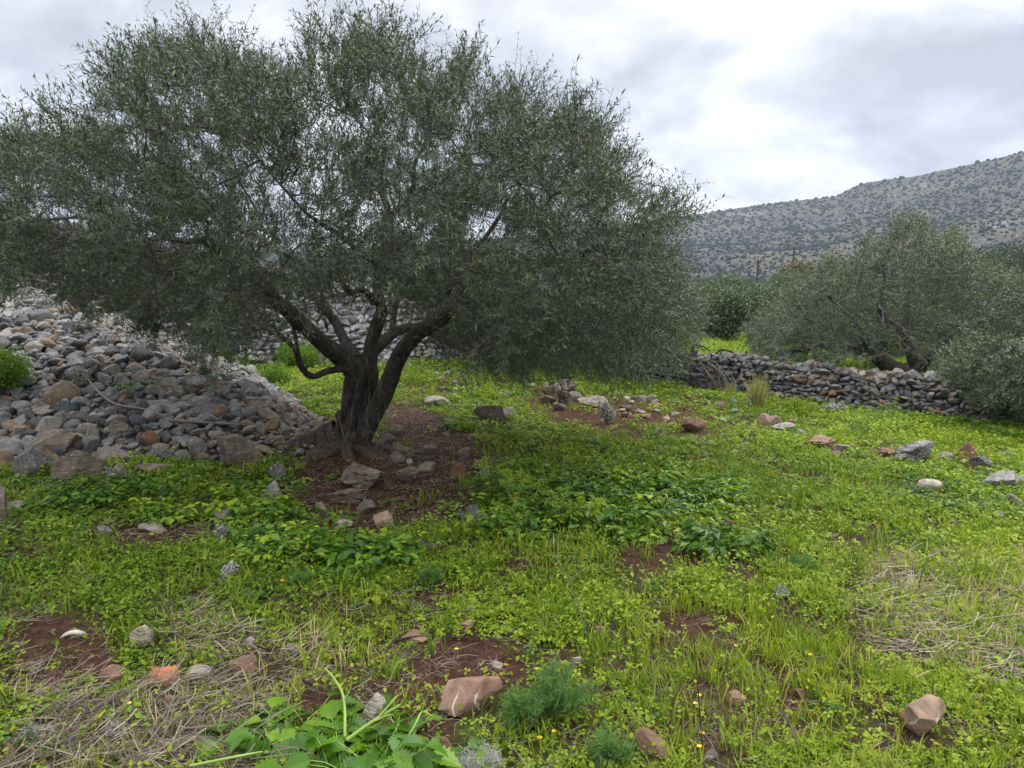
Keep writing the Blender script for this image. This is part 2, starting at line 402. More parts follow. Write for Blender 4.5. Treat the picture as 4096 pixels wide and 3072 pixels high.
def mask(P, polys, wob=.22, seed=3):
    P = np.asarray(P)[:, :2]
    w = np.stack([fbm(P * 1.6, 3, seed) - .5, fbm(P * 1.6 + 31, 3, seed) - .5], 1) * wob * 4 * np.clip(P[:, 1:] / 8, .35, 1.6)
    Q = P + w; m = np.zeros(len(P), bool)
    for p in polys: m |= in_poly(Q, p)
    return m
def on_rock(P):
    return heap_m(P[:, 0], P[:, 1]) > .03

# ------------------------------------------------------------------ ground
def build_ground():
    n = 560
    u = np.linspace(-1, 1, n); xs = np.sinh(u * 7.2) / math.sinh(7.2) * 1350
    v = np.linspace(0, 1, n); ys = -30 + 33.0 * np.clip(v / .12, 0, 1) + np.where(v > .12, np.sinh((v - .12) / .88 * 6.2) / math.sinh(6.2) * 1320, 0)
    X, Y = np.meshgrid(xs, ys); Z = height(X, Y)
    rr = np.sqrt(X ** 2 + Y ** 2); Z = Z * smooth(500, 80, rr)
    F = np.arange(n * n).reshape(n, n); F = np.stack([F[:-1, :-1], F[:-1, 1:], F[1:, 1:], F[1:, :-1]], -1).reshape(-1, 4)
    P = np.stack([X.ravel(), Y.ravel()], 1)
    cover = 1 - np.maximum(mask(P, SOIL), .8 * mask(P, SPARSE)).astype(float)
    hm = heap_m(P[:, 0], P[:, 1]) > .02
    me = mesh('ground', np.stack([X.ravel(), Y.ravel(), Z.ravel()], 1), F, np.where(hm, 0, cover), None, True, hm.astype(float))
    m, nt, b, out = newmat('soil_and_turf')
    p = geo_pos(nt)
    n1 = noise_n(nt, 22, 6, .7, p); n2 = noise_n(nt, 1.3, 4, .6, p); n3 = noise_n(nt, 90, 3, .7, p); n4 = noise_n(nt, 6, 5, .65, p)
    soil = ramp(nt, n1, [(.3, (.020, .009, .006)), (.5, (.060, .027, .017)), (.7, (.112, .056, .036))])
    soil = mix(nt, ramp(nt, n3, [(.62, (0, 0, 0)), (.70, (.6, .6, .6))]), soil, (.13, .085, .06))
    green = ramp(nt, n4, [(.3, (.018, .030, .006)), (.5, (.040, .062, .010)), (.72, (.09, .12, .018))])
    f = math_n(nt, 'MULTIPLY', attr(nt), ramp(nt, math_n(nt, 'ADD', math_n(nt, 'MULTIPLY', n4, .5), math_n(nt, 'MULTIPLY', n2, .5)), [(.42, (0, 0, 0)), (.60, (.8, .8, .8))]))
    c = mix(nt, f, soil, green)
    c = mix(nt, attr(nt, 'along'), c, ramp(nt, n1, [(.35, (.02, .018, .016)), (.65, (.07, .062, .055))]))
    nt.links.new(c, b.inputs['Base Color']); b.inputs['Roughness'].default_value = .95; b.inputs['Specular IOR Level'].default_value = .15
    bump(nt, b, math_n(nt, 'ADD', n1, math_n(nt, 'MULTIPLY', n3, .5)), 1.0, .03)
    me.materials.append(m)
    o = link('ground', me); tag(o, kind='structure')
build_ground()

RIDGE_T = [(-400, 262), (0, 258), (300, 250), (520, 236), (620, 224), (694, 214), (740, 207), (787, 201), (829, 197), (843, 189), (856, 184), (880, 180), (903, 178), (949, 168), (986, 160), (1024, 150), (1200, 112), (1500, 90)]
def hill_h(x, y):
    r = np.sqrt(x * x + y * y); t = PW / 2 + x / np.maximum(y, 1) * FPX
    c = np.sqrt(1 + (x / np.maximum(y, 1)) ** 2)
    e = (HORIZON - np.interp(t, [a for a, _ in RIDGE_T], [b for _, b in RIDGE_T])) / FPX / c
    r0, r1 = 130., 700.
    q = (r - r0) / (r1 - r0)
    z = np.where(q < 1, np.clip(q, 0, 1) * r, r1 * (1 - .6 * (q - 1))) * e
    P = np.stack([x.ravel(), y.ravel()], 1)
    n = (fbm(P / 75., 4, 21) - .5).reshape(x.shape) * 14 * smooth(0, .35, q) * smooth(1.0, .86, q)
    return z + n - 3.0 * smooth(.3, 0, q) - .5
def build_hill():
    nr, na = 150, 300
    r = np.concatenate([np.linspace(125, 700, 110), np.linspace(712, 1300, 40)]); a = np.linspace(-.95, 1.05, na)
    A, Rr = np.meshgrid(a, r); X = Rr * np.sin(A); Y = Rr * np.cos(A); Z = hill_h(X, Y)
    F = np.arange(nr * na).reshape(nr, na); F = np.stack([F[:-1, :-1], F[1:, :-1], F[1:, 1:], F[:-1, 1:]], -1).reshape(-1, 4)[:, ::-1]
    me = mesh('hill', np.stack([X.ravel(), Y.ravel(), Z.ravel()], 1), F, None, None, True)
    m, nt, b, out = newmat('dry_hillside'); p = geo_pos(nt)
    n1 = noise_n(nt, .16, 6, .7, p, .5); n2 = noise_n(nt, .022, 4, .55, p, .6); n3 = noise_n(nt, .45, 4, .7, p)
    c = ramp(nt, n2, [(.36, (.044, .040, .038)), (.5, (.066, .058, .050)), (.62, (.092, .082, .046)), (.72, (.062, .057, .051))])
    c = mix(nt, 1.0, c, ramp(nt, n1, [(.3, (.5, .5, .5)), (.55, (1, 1, 1)), (.75, (1.8, 1.75, 1.65))]), 'MULTIPLY')
    c = mix(nt, ramp(nt, n3, [(.55, (0, 0, 0)), (.63, (.7, .7, .7))]), c, (.20, .19, .175))
    n5 = noise_n(nt, .013, 5, .6, p, 1.5); c = mix(nt, ramp(nt, n5, [(.60, (0, 0, 0)), (.64, (.65, .65, .65))]), c, (.19, .18, .172))
    nt.links.new(c, b.inputs['Base Color']); b.inputs['Roughness'].default_value = .95; b.inputs['Specular IOR Level'].default_value = .1
    bump(nt, b, math_n(nt, 'ADD', n1, n3), .8, 1.2)
    me.materials.append(m); tag(link('hill', me), kind='structure')
build_hill()

# ------------------------------------------------------------------ stones
_ico = {}
def ico(sub):
    if sub not in _ico:
        import bmesh
        bm = bmesh.new(); bmesh.ops.create_icosphere(bm, subdivisions=sub, radius=1.0)
        V = np.array([v.co[:] for v in bm.verts]); F = np.array([[l.index for l in f.verts] for f in bm.faces]); bm.free()
        _ico[sub] = (norm(V), F)
    return _ico[sub]
def rock(rng, sub=3, planes=11, sharp=16, rough=.07, pits=0):
    """a broken block: random planes cut a unit ball, edges slightly worn; sharp < 10 gives water-worn stones"""
    D, F = ico(sub); angular = sharp >= 10
    n = norm(rng.normal(size=(planes, 3))); n = np.concatenate([n, -n[:3] + rng.normal(0, .15, (3, 3))]); n = norm(n)
    d = rng.uniform(.42, .80, len(n)) if angular else rng.uniform(.6, .95, len(n))
    k = 42 if angular else 9
    q = np.maximum(D @ n.T / d, 0); r = (np.sum(q ** k, 1) + (.86 if angular else 1.05) ** k) ** (-1 / k)
    o = rng.uniform(0, 50)
    r = r * (1 + rough * 2.2 * (fbm(D * 1.7 + o, 4, 3) - .5)) * (1 + .035 * (vnoise(D * 9 + o, 5) - .5))
    if pits:
        w = fbm(D * np.array([2.2, 2.2, 6.0]) + o, 3, 8); r = r * (1 - pits * smooth(.50, .66, w))
    V = D * r[:, None]
    V = V - (V.max(0) + V.min(0)) / 2
    return V / np.abs(V).max(0), F
def eul(ax, ay, az):
    return np.array((Matrix.Rotation(az, 3, 'Z') @ Matrix.Rotation(ay, 3, 'Y') @ Matrix.Rotation(ax, 3, 'X')))
STONE_T = []
for i in range(16):
    v, f = rock(np.random.RandomState(100 + i), 2, 5 + i % 5, 18, .04); STONE_T.append((v, f, np.zeros(len(v))))

def colour_words(t):
    return 'blue-grey' if t < .3 else 'grey' if t < .6 else 'brown' if t < .78 else 'ochre' if t < .92 else 'pale'
ORD = 'first second third fourth fifth sixth seventh eighth ninth tenth eleventh twelfth thirteenth fourteenth fifteenth sixteenth'.split()
def order_labels(named):
    by = {}
    for a, o in named: by.setdefault(o['label'], []).append((a, o))
    for lab, l in by.items():
        if len(l) < 2: continue
        l.sort(key=lambda q: q[0])
        for k, (_, o) in enumerate(l):
            w = (('left', 'right')[k] + ' one') if len(l) == 2 else (ORD[k] + ' from left') if len(l) <= 16 else ''
            o['label'] = lab + (', ' + w if w else '')
def build_heap():
    rng = np.random.RandomState(5)
    # candidate stones on the heap surface
    N = 19000
    X = rng.uniform(-9.5, -.9, N); Y = rng.uniform(6.6, 14.5, N)
    hm = heap_m(X, Y); ok = (hm > .012) & (X / Y > -.80)
    X, Y, hm = X[ok], Y[ok], hm[ok]
    size = np.exp(rng.normal(math.log(.049), .40, len(X))); size = np.clip(size, .026, .17)
    # small rubble towards the right end of the heap by the trunk
    size *= 1 - .38 * smooth(.45, .1, hm) * smooth(-4.2, -2.8, X)
    idx = np.argsort(-size); kx, ky, kr = [], [], []
    for i in idx:
        if len(kx) > 4600: break
        if kx:
            d = np.hypot(np.array(kx) - X[i], np.array(ky) - Y[i])
            if np.any(d < .70 * (np.array(kr) + size[i])): continue
        kx.append(X[i]); ky.append(Y[i]); kr.append(size[i])
    kx, ky, kr = map(np.array, (kx, ky, kr)); n = len(kx)
    kz = height(kx, ky) + kr * .22 + rng.uniform(-.02, .03, n)
    P = np.stack([kx, ky, kz], 1); px, dep = project(P)
    vis = (px[:, 0] > -5) & (px[:, 0] < 1029) & (px[:, 1] > 300)
    hz = heap_m(kx, ky)
    vis &= (px[:, 1] > 296)
    score = np.where(vis, kr / dep, 0); order = np.argsort(-score); single = set(order[:285].tolist())
    tint = np.clip(rng.beta(1.5, 2.4, n) * .95, 0, .62)
    brown = rng.rand(n) < (.09 + .36 * smooth(-3.6, -2.2, kx)); tint[brown] = .62 + .33 * rng.uniform(0, 1, brown.sum()) ** 1.6
    far = smooth(9.5, 12.5, ky); tint = np.where((~brown) & (rng.rand(n) < far * .7), rng.uniform(.5, .62, n), tint)
    lay = Acc(); named = []
    for i in range(n):
        s3 = np.array([1, rng.uniform(.68, .95), rng.uniform(.5, .8)]) * kr[i] * 1.18
        M = eul(rng.normal(0, .35) - .25, rng.normal(0, .35), rng.uniform(0, 6.28))
        if i in single:
            V, F = rock(np.random.RandomState(1000 + i), 3, rng.randint(5, 10), rng.choice([8, 20, 26, 30]), .05)
            V = V * s3 @ M.T
            me = mesh('heap_stone', V, F, np.full(len(V), tint[i]), M_heap, True)
            o = link('heap_stone', me, None, P[i])
            sz = 'large' if kr[i] > .10 else 'fist-sized' if kr[i] < .068 else 'head-sized'
            shp = 'flat' if s3[2] / s3[0] < .58 else 'blocky' if s3[1] / s3[0] > .86 else 'angular' if s3[2] / s3[0] < .7 else 'rounded'
            a, b_ = px[i]
            if a > 285: pl = 'beside the olive roots'
            elif a > 215: pl = 'at the trunk end of the heap'
            elif b_ > 440: pl = 'at the heap foot'
            elif b_ > 400: pl = 'low on the heap' + (' near left edge' if a < 120 else ' below the leafy plant')
            elif b_ > 360: pl = 'midway up' + (' beside the bush' if a < 75 else ' near the silvery plant' if a < 130 else ' behind the leafy plant')
            else: pl = 'near the heap top' + (' above the bush' if a < 90 else ' under the boughs')
            tag(o, f'{sz} {shp} {colour_words(tint[i])} stone {pl}', 'stone', 'loose stones of the grey heap'); named.append((a, o))
        else:
            v, f, t = STONE_T[rng.randint(16)]
            lay.add(v * s3 @ M.T + P[i], f, tint[i])
    order_labels(named)
    # pebbly infill under the big stones
    m = 5200; x = rng.uniform(-9.3, -.9, m); y = rng.uniform(6.6, 14.3, m); ok = (heap_m(x, y) > .003) & (x / y > -.8); x, y = x[ok], y[ok]
    z = height(x, y); r = rng.uniform(.02, .055, len(x))
    tt = np.clip(rng.beta(1.5, 2, len(x)), 0, .95)
    lowt = ico(1); 
    for k in range(4):
        v, f = rock(np.random.RandomState(40 + k), 1, 8, 20, .05); sel = np.arange(len(x)) % 4 == k
        scatter(lay, (v, f, np.zeros(len(v))), np.stack([x, y, z + r * .2], 1)[sel], rng.uniform(0, 6.28, sel.sum()), np.stack([r, r * .8, r * .6], 1)[sel], rng.normal(0, .4, sel.sum()), rng.uniform(0, 6.28, sel.sum()), tt[sel])
    o = lay.build('rubble', M_heap, None, True)
    tag(o, 'small grey and brown rubble filling the stone heap between the larger stones', 'rubble', kind='stuff')
build_heap()

def stacked_wall(name, label, line, base_z, top_z, mat, w=(.10, .24), hgt=(.065, .13), thick=.5, batter=.18, seed=1, tb=(1.3, 1.3), ends=True):
    """dry stone wall along line(s) -> (x,y), s in metres; base_z/top_z functions of s"""
    rng = np.random.RandomState(seed); L = line['len']; fx = line['f']
    acc = Acc(); s = np.arange(0, L, .12); px = fx(s); d = norm(np.gradient(px, axis=0)); nrm = np.stack([d[:, 1], -d[:, 0]], 1)
    # dark solid box added inside the wall to block light
    B = base_z(s) - .3; T = top_z(s) - .07
    core = []
    for sg, zz, off in ((1, B, .5), (1, T, .5), (-1, T, .5), (-1, B, .5)):
        o = nrm * (thick * .5 - .10) * sg; hh = (zz - B)[:, None] * batter * nrm * -sg
        core.append(np.concatenate([px + o + hh * (1 if True else 0), zz[:, None]], 1))
    C = np.stack(core, 1); n = len(s); V = C.reshape(-1, 3)
    i = np.arange(n - 1)[:, None] * 4; j = np.arange(4)[None]; k = (j + 1) % 4
    acc.add(V, np.stack([i + j, i + k, i + 4 + k, i + 4 + j], -1).reshape(-1, 4), .1)
    acc2 = acc
    for sg in (1, -1):
        z0 = 0.0; row = 0; maxh = float((top_z(s) - base_z(s)).max())
        while z0 < maxh + .02:
            rh = rng.uniform(*hgt); q = rng.uniform(0, .1)
            while q < L:
                ww = rng.uniform(*w) * (.8 if rng.rand() < .6 else 1.3); qc = q + ww / 2; q += ww * .93
                if qc > L: break
                bz = float(base_z(np.array([qc]))[0]); tz = float(top_z(np.array([qc]))[0])
                zc = bz + z0 + rng.uniform(-.02, .02) + .018 * math.sin(qc * 2.1 + row)
                if zc > tz + rng.uniform(-.06, .03): continue
                ix = min(int(qc / .12), n - 1); nn = nrm[ix]; pp = fx(np.array([qc]))[0]
                off = (thick * .5 - (zc - bz) * batter) * sg + rng.normal(0, .018)
                v, f, t = STONE_T[rng.randint(16)]
                sc = np.array([ww * .60, rng.uniform(.07, .13), rh * rng.uniform(.56, .8)])
                if rng.rand() < .10: sc[2] *= 1.5; sc[0] *= .8
                M = eul(rng.normal(0, .15), rng.normal(0, .18), math.atan2(d[ix, 1], d[ix, 0]) + rng.normal(0, .2) + (PI if rng.rand() < .5 else 0))
                tt = np.clip(rng.beta(*tb), 0, 1)
                acc.add(v * sc @ M.T + np.array([pp[0] + nn[0] * off, pp[1] + nn[1] * off, zc + rh * .5]), f, tt)
            z0 += rh * .92; row += 1
    # cap and tumbled stones
    for _ in range(int(L * 9)):
        q = rng.uniform(0, L); ix = min(int(q / .12), n - 1); pp = fx(np.array([q]))[0]; bz = float(base_z(np.array([q]))[0]); tz = float(top_z(np.array([q]))[0])
        wd = max(thick * .5 - (tz - bz) * batter, .1)
        u = rng.uniform(-1, 1) * wd; nn = nrm[ix]; r = rng.uniform(.06, .13)
        v, f, t = STONE_T[rng.randint(16)]; M = eul(rng.normal(0, .3), rng.normal(0, .3), rng.uniform(0, 6.3))
        acc.add(v * np.array([r, r * .75, r * .5]) @ M.T + np.array([pp[0] + nn[0] * u, pp[1] + nn[1] * u, tz + rng.uniform(-.03, .04)]), f, np.clip(rng.beta(*tb), 0, 1))
    for _ in range(int(L * 3)):
        q = rng.uniform(0, L); ix = min(int(q / .12), n - 1); pp = fx(np.array([q]))[0]; nn = nrm[ix]; u = thick * .5 + abs(rng.normal(0, .15)); r = rng.uniform(.05, .11)
        x, y = pp + nn * u; v, f, t = STONE_T[rng.randint(16)]; M = eul(rng.normal(0, .3), rng.normal(0, .3), rng.uniform(0, 6.3))
        acc.add(v * np.array([r, r * .75, r * .55]) @ M.T + np.array([x, y, float(height(np.array([x]), np.array([y]))[0]) + r * .3]), f, np.clip(rng.beta(*tb), 0, 1))
    o0 = np.array([*fx(np.array([L / 2]))[0], float(base_z(np.array([L / 2]))[0])])
    o = acc.build(name, mat, None, True, o0); o.location = o0
    return tag(o, label, 'wall')
def polyline(pts):
    P = np.array(pts, float); seg = np.hypot(*(np.diff(P, axis=0).T)); cs = np.concatenate([[0], np.cumsum(seg)])
    def f(s): return np.stack([np.interp(s, cs, P[:, 0]), np.interp(s, cs, P[:, 1])], 1)
    return dict(len=float(cs[-1]), f=f)
xs = np.linspace(1.3, 13, 24); lr = polyline(np.stack([xs, wall_y(xs)], 1))
def bzR(s):
    p = lr['f'](s); return height(p[:, 0], p[:, 1] - .35, False)
def tzR(s):
    p = lr['f'](s); return bzR(s) + np.interp(p[:, 0], [1.3, 2.2, 3.0, 4.6, 6, 7, 9, 13], [.22, .34, .58, .67, .64, .66, .60, .5]) + .05 * (vnoise(np.stack([s * 1.4, s * 0], 1), 4) - .5)
stacked_wall('dry_stone_wall', 'low dark dry stone wall running down the slope under the sprawling olive tree', lr, bzR, tzR, M_wallR, w=(.08, .20), hgt=(.055, .115), seed=3, tb=(1.2, 1.9))
lb = polyline([(-15, 12.6), (-11, 13.6), (-6, 15.4), (-2.5, 16.9), (2.2, 18.4)])
def bzB(s):
    p = lb['f'](s); return height(p[:, 0], p[:, 1] - .6, False) - .1
def tzB(s):
    p = lb['f'](s); return np.interp(p[:, 0], [-15, -9.5, -7, -5, -2.5, 0, 2.2], [4.0, 3.2, 2.6, 2.15, 1.45, 1.0, .8]) + .12 * (vnoise(np.stack([s * .9, s * 0], 1), 4) - .5)
stacked_wall('dry_stone_wall', 'tall pale grey stacked stone wall behind the olive tree and the heap', lb, bzB, tzB, M_wallB, w=(.11, .26), hgt=(.08, .15), thick=1.3, batter=.16, seed=8, tb=(1.6, 1.6))

ROCKS = []
def field_rock(px, py, w, h, mat, tint, label, sub=4, planes=10, rough=.09, pits=0, sharp=16, yaw=None, tilt=(0, 0), sink=.18, depth=.7, cat='rock', group=None, name='rock', lift=0):
    g = ground_at(px, py); rng = np.random.RandomState(int(px * 7 + py * 13) % 9999)
    dist = math.hypot(g[1], EYE - g[2]); sx = w / FPX * dist / 2; sz = h / FPX * dist / 2
    up = min(.024, .3 * sz + .008)
    ROCKS.append((g[0], g[1] + sx * depth * .5, sx, sx * depth))
    V, F = rock(rng, sub, planes, sharp, rough, pits)
    yw = rng.uniform(-.35, .35) if yaw is None else yaw
    V = V * np.array([sx, sx * depth, sz * (1 + sink)]); V[:, 2] = np.where(V[:, 2] < 0, V[:, 2] * (1 + up / sz), V[:, 2])
    V = V @ eul(tilt[0], tilt[1], yw).T
    me = mesh(name, V, F, np.clip(tint + .12 * (fbm(V * 14, 2, 3) - .5), 0, 1), mat, True)
    o = link(name, me, None, (g[0], g[1] + sx * depth * .5, g[2] + up + sz * (1 - sink) + lift * dist / FPX))
    return tag(o, label, cat, group)
RK = [
 (470, 716, 60, 27, M_vein, .45, 'large reddish brown rock with white veins beside the feathery fennel', dict(planes=9, sharp=22, rough=.06)),
 (927, 740, 38, 33, M_vein, .75, 'pinkish angular rock with white veins alone in the grass on the right', dict(planes=8, sharp=30, rough=.03)),
 (655, 756, 34, 18, M_red, .3, 'red brown rock half hidden in grass at the bottom edge', {}),
 (374, 727, 21, 24, M_tan, .85, 'small pale pink upright stone behind the broad leaved plant', dict(sub=3)),
 (447, 760, 15, 16, M_red, .1, 'small terracotta coloured stone at the right end of the broad leaved plant', dict(sub=3)),
 (111, 685, 24, 13, M_red, .25, 'smooth orange brown stone left of the ridged pottery shard', dict(sub=3, rough=.03, sharp=8)),
 (197, 684, 25, 12, M_tan, .7, 'beige domed stone right of the ridged pottery shard', dict(sub=3, sharp=8)),
 (242, 676, 28, 15, M_red, .3, 'flat orange stone fourth in the row of stones by the shard', dict(sub=3)),
 (140, 652, 22, 22, M_tan, .8, 'beige pink stone with pale top in the weeds behind the shard', {}),
 (288, 666, 21, 15, M_tan, .25, 'grey brown stone with a hollow among dead stems', dict(pits=.2)),
 (222, 526, 20, 13, M_tan, .5, 'rounded brown stone at the right end of the leafy herb bed', dict(sub=3, sharp=8)),
 (150, 533, 32, 6, M_tan, .6, 'long flat beige stone on the soil strip before the herb bed', dict(sub=3)),
 (104, 536, 18, 7, M_fgrey, .5, 'low grey stone at the left end of the soil strip', dict(sub=3)),
 (277, 489, 18, 14, M_fgrey, .35, 'grey stone topping the small pile at the herb bed edge', dict(sub=3, lift=9)),
 (273, 498, 14, 14, M_fgrey, .8, 'mottled white and grey stone in the small pile at the herb bed edge', dict(sub=3)),
 (268, 503, 20, 9, M_tan, .9, 'pale beige stone at the bottom of the small pile at the herb bed edge', dict(sub=3)),
 (360, 489, 46, 22, M_tan, .45, 'big pitted brown rock lying in front of the olive roots', dict(pits=.28, rough=.14, sub=5, depth=.6)),
 (345, 505, 36, 13, M_tan, .3, 'flat worn rock half buried in soil before the pitted rock', dict(pits=.2, rough=.15, sink=.5)),
 (366, 513, 20, 10, M_tan, .25, 'small buried rock with weeds on its edge near the pitted rock', dict(rough=.15, sink=.5)),
 (407, 483, 22, 14, M_tan, .3, 'reddish brown pitted stone on the bare soil right of the trunk', dict(pits=.2)),
 (426, 474, 18, 9, M_tan, .55, 'low beige stone with an arched side on the bare soil', dict(sub=3)),
 (397, 463, 18, 9, M_tan, .5, 'flat brown stone nearest the right root of the olive tree', dict(sub=3)),
 (409, 466, 8, 6, M_fgrey, .95, 'tiny white stone on the soil between brown stones', dict(sub=3)),
 (388, 446, 16, 10, M_fgrey, .55, 'grey stone at the weedy right side of the trunk', dict(sub=3)),
 (396, 436, 14, 9, M_tan, .6, 'smooth tan stone on the weeds right of the trunk', dict(sub=3, sharp=8)),
 (403, 459, 20, 12, M_tan, .4, 'layered brown stone on the soil behind the flat brown stone', {}),
 (430, 455, 15, 8, M_tan, .5, 'elongated tan stone lying alone on the bare soil', dict(sub=3)),
 (464, 459, 16, 9, M_tan, .35, 'blocky brown stone at the far right of the bare soil', dict(sub=3, planes=7, sharp=26)),
 (457, 481, 17, 15, M_red, .1, 'red triangular stone standing on the bare soil', dict(sub=3, planes=7, sharp=26)),
 (478, 470, 10, 9, M_red, .25, 'small reddish stone beside a weed at the soil edge', dict(sub=3)),
 (485, 480, 12, 10, M_fgrey, .4, 'small grey stone by the yellow flowering herbs', dict(sub=3)),
 (446, 438, 10, 5, M_tan, .5, 'low stone where weeds meet the soil behind the trunk', dict(sub=3)),
 (490, 424, 32, 17, M_tan, .15, 'dark grey wedge shaped rock with a hooked top', dict(planes=6, sharp=30, rough=.08)),
 (507, 421, 24, 11, M_tan, .75, 'rough pale knobbly rock leaning on the grey wedge', dict(pits=.25, rough=.18)),
 (548, 399, 13, 12, M_tan, .45, 'pale spotted block at the left of the rock cluster', dict(sub=3, lift=3)),
 (548, 406, 16, 9, M_tan, .15, 'brown block at the foot of the rock cluster', dict(sub=3)),
 (558, 400, 8, 12, M_tan, .6, 'narrow spotted stone between larger ones of the rock cluster', dict(sub=3, lift=4)),
 (565, 408, 22, 15, M_tan, .05, 'dark brown slab leaning in the middle of the rock cluster', dict(sub=3, tilt=(0, .4), planes=7)),
 (568, 398, 20, 12, M_tan, .3, 'brown stone balanced on top of the rock cluster', dict(sub=3, lift=5, planes=8)),
 (575, 402, 16, 9, M_tan, .5, 'spotted grey stone at the right of the rock cluster', dict(sub=3)),
 (560, 411, 16, 7, M_tan, .3, 'low stone in front of the rock cluster', dict(sub=3)),
 (594, 408, 32, 10, M_tan, .6, 'long flat pinkish slab right of the rock cluster', dict(rough=.12, pits=.1)),
 (626, 412, 13, 6, M_tan, .2, 'dark rounded stone on the thin turf past the slab', dict(sub=3)),
 (643, 403, 9, 6, M_tan, .95, 'small whitish pointed stone on the turf past the slab', dict(sub=3)),
 (655, 404, 9, 4, M_tan, .6, 'small flat beige stone next to the whitish one', dict(sub=3)),
 (695, 433, 28, 15, M_red, .45, 'reddish split rock standing on the open slope', dict(planes=8, sharp=26)),
 (724, 424, 9, 5, M_fgrey, .8, 'small grey white stone right of the split rock', dict(sub=3)),
 (722, 408, 11, 6, M_red, .2, 'small red brown stone on the slope near the dead branches', dict(sub=3)),
 (735, 404, 9, 5, M_fgrey, .4, 'small dark grey stone by the reed tuft', dict(sub=3)),
 (765, 426, 17, 11, M_red, .65, 'pinkish block at the left of the row of slope rocks', dict(sub=3, planes=7, sharp=30)),
 (776, 429, 15, 12, M_red, .85, 'leaning pale pink slab in the row of slope rocks', dict(sub=3, planes=7, tilt=(0, .4))),
 (785, 433, 22, 8, M_tan, .75, 'flat grey beige stone at the front of the row of slope rocks', dict(sub=3)),
 (793, 427, 10, 7, M_red, .5, 'small stone at the back of the row of slope rocks', dict(sub=3)),
 (800, 437, 12, 6, M_fgrey, .6, 'grey stone ending the row of slope rocks', dict(sub=3)),
 (822, 451, 42, 11, M_red, .35, 'long low orange outcrop on the right slope', dict(rough=.16, pits=.15)),
 (843, 455, 18, 8, M_tan, .5, 'tan stone at the right end of the orange outcrop', dict(sub=3)),
 (837, 459, 9, 7, M_red, .6, 'small pointed pink stone below the orange outcrop', dict(sub=3)),
 (915, 463, 50, 20, M_fgrey, .5, 'large weathered grey rock sloping up like driftwood', dict(rough=.14, pits=.22, tilt=(0, -.28), sub=5)),
 (886, 460, 20, 9, M_red, .1, 'rust brown flat rock at the low end of the grey weathered rock', dict(sub=3)),
 (946, 462, 18, 8, M_tan, .6, 'rounded pinkish stone right of the grey weathered rock', dict(sub=3, sharp=8)),
 (968, 463, 18, 18, M_red, .0, 'upright bright red brown rock on the right slope', dict(planes=8, sharp=24)),
 (983, 470, 20, 12, M_fgrey, .3, 'dark grey angular rock before the upright red one', dict(planes=7, sharp=28)),
 (1002, 491, 36, 16, M_fgrey, .55, 'broad grey block at the right edge of the picture', dict(planes=7, sharp=26)),
 (1020, 488, 16, 9, M_fgrey, .45, 'grey stone touching the broad grey block', dict(sub=3)),
 (932, 492, 24, 10, M_tan, 1.0, 'cream coloured rounded stone below the grey weathered rock', dict(sharp=8)),
 (1016, 508, 18, 11, M_tan, .35, 'brown block in the weeds at the right edge', dict(sub=3, planes=7)),
 (1000, 520, 12, 7, M_tan, .6, 'tan stone in the weeds below the broad grey block', dict(sub=3)),
 (1006, 476, 20, 5, M_red, .2, 'flat red slab behind the broad grey block', dict(sub=3)),
 (437, 406, 28, 8, M_tan, .85, 'smooth pinkish slab lying flat behind the bare soil', dict(sharp=8, rough=.05)),
 (474, 522, 14, 14, M_fgrey, .2, 'blue grey angular stone by the dry stick', dict(sub=3, planes=7, sharp=26)),
 (462, 520, 9, 8, M_fgrey, .3, 'small grey stone left of the blue grey one', dict(sub=3)),
 (383, 528, 20, 13, M_red, .85, 'pinkish white stone in the weeds below the bare soil', {}),
 (320, 514, 13, 9, M_tan, .5, 'brown cube-like stone at the lower left of the bare soil', dict(sub=3, planes=6, sharp=26)),
 (344, 531, 18, 9, M_tan, .9, 'whitish broken stone in the herbs below the bare soil', dict(sub=3)),
 (418, 549, 12, 8, M_tan, .7, 'tan stone with a white edge among cut stems', dict(sub=3)),
 (430, 552, 14, 6, M_red, .3, 'low red stone among cut stems', dict(sub=3)),
 (2, 528, 16, 40, M_tan, .4, 'tall brown rock cut by the left edge of the picture', dict(planes=7)),
 (14, 514, 22, 10, M_tan, .5, 'flat brown rock beside the tall one at the left edge', dict(sub=3)),
 (240, 467, 54, 28, M_tan, .3, 'large rounded brown boulder at the foot of the heap near the roots', dict(rough=.12, sharp=10, sub=5, depth=.5)),
 (52, 456, 50, 24, M_tan, .5, 'pale overhanging slab at the foot of the heap', dict(rough=.12, sub=4)),
 (76, 484, 50, 32, M_tan, .4, 'big brownish grey boulder spotted with lichen below the heap', dict(rough=.1, sub=5, depth=.5)),
 (26, 482, 46, 30, M_fgrey, .35, 'long grey sloping boulder at the left foot of the heap', dict(sub=4, depth=.5, tilt=(0, -.2))),
 (150, 476, 44, 10, M_tan, .45, 'long low brown boulder peeping out of the herbs', dict(depth=.5)),
 (196, 462, 20, 22, M_fgrey, .5, 'speckled pointed grey stone rising at the heap foot', dict(planes=7)),
 (16, 436, 26, 13, M_red, .6, 'orange blotched stone at the left of the heap foot', {}),
 (118, 440, 27, 17, M_tan, .35, 'olive brown angular stone on the lower heap', dict(planes=8)),
 (149, 447, 20, 14, M_red, .15, 'rounded ochre brown stone on the lower heap', dict(sharp=8)),
 (690, 536, 14, 9, M_tan, .1, 'dark brown ribbed stone in the herbs of the middle slope', dict(sub=3)),
 (728, 532, 14, 11, M_red, .0, 'dark red lump of stone in the herbs right of the ribbed one', dict(sub=3)),
 (600, 636, 11, 7, M_red, .5, 'small orange stone deep in the middle grass', dict(sub=3)),
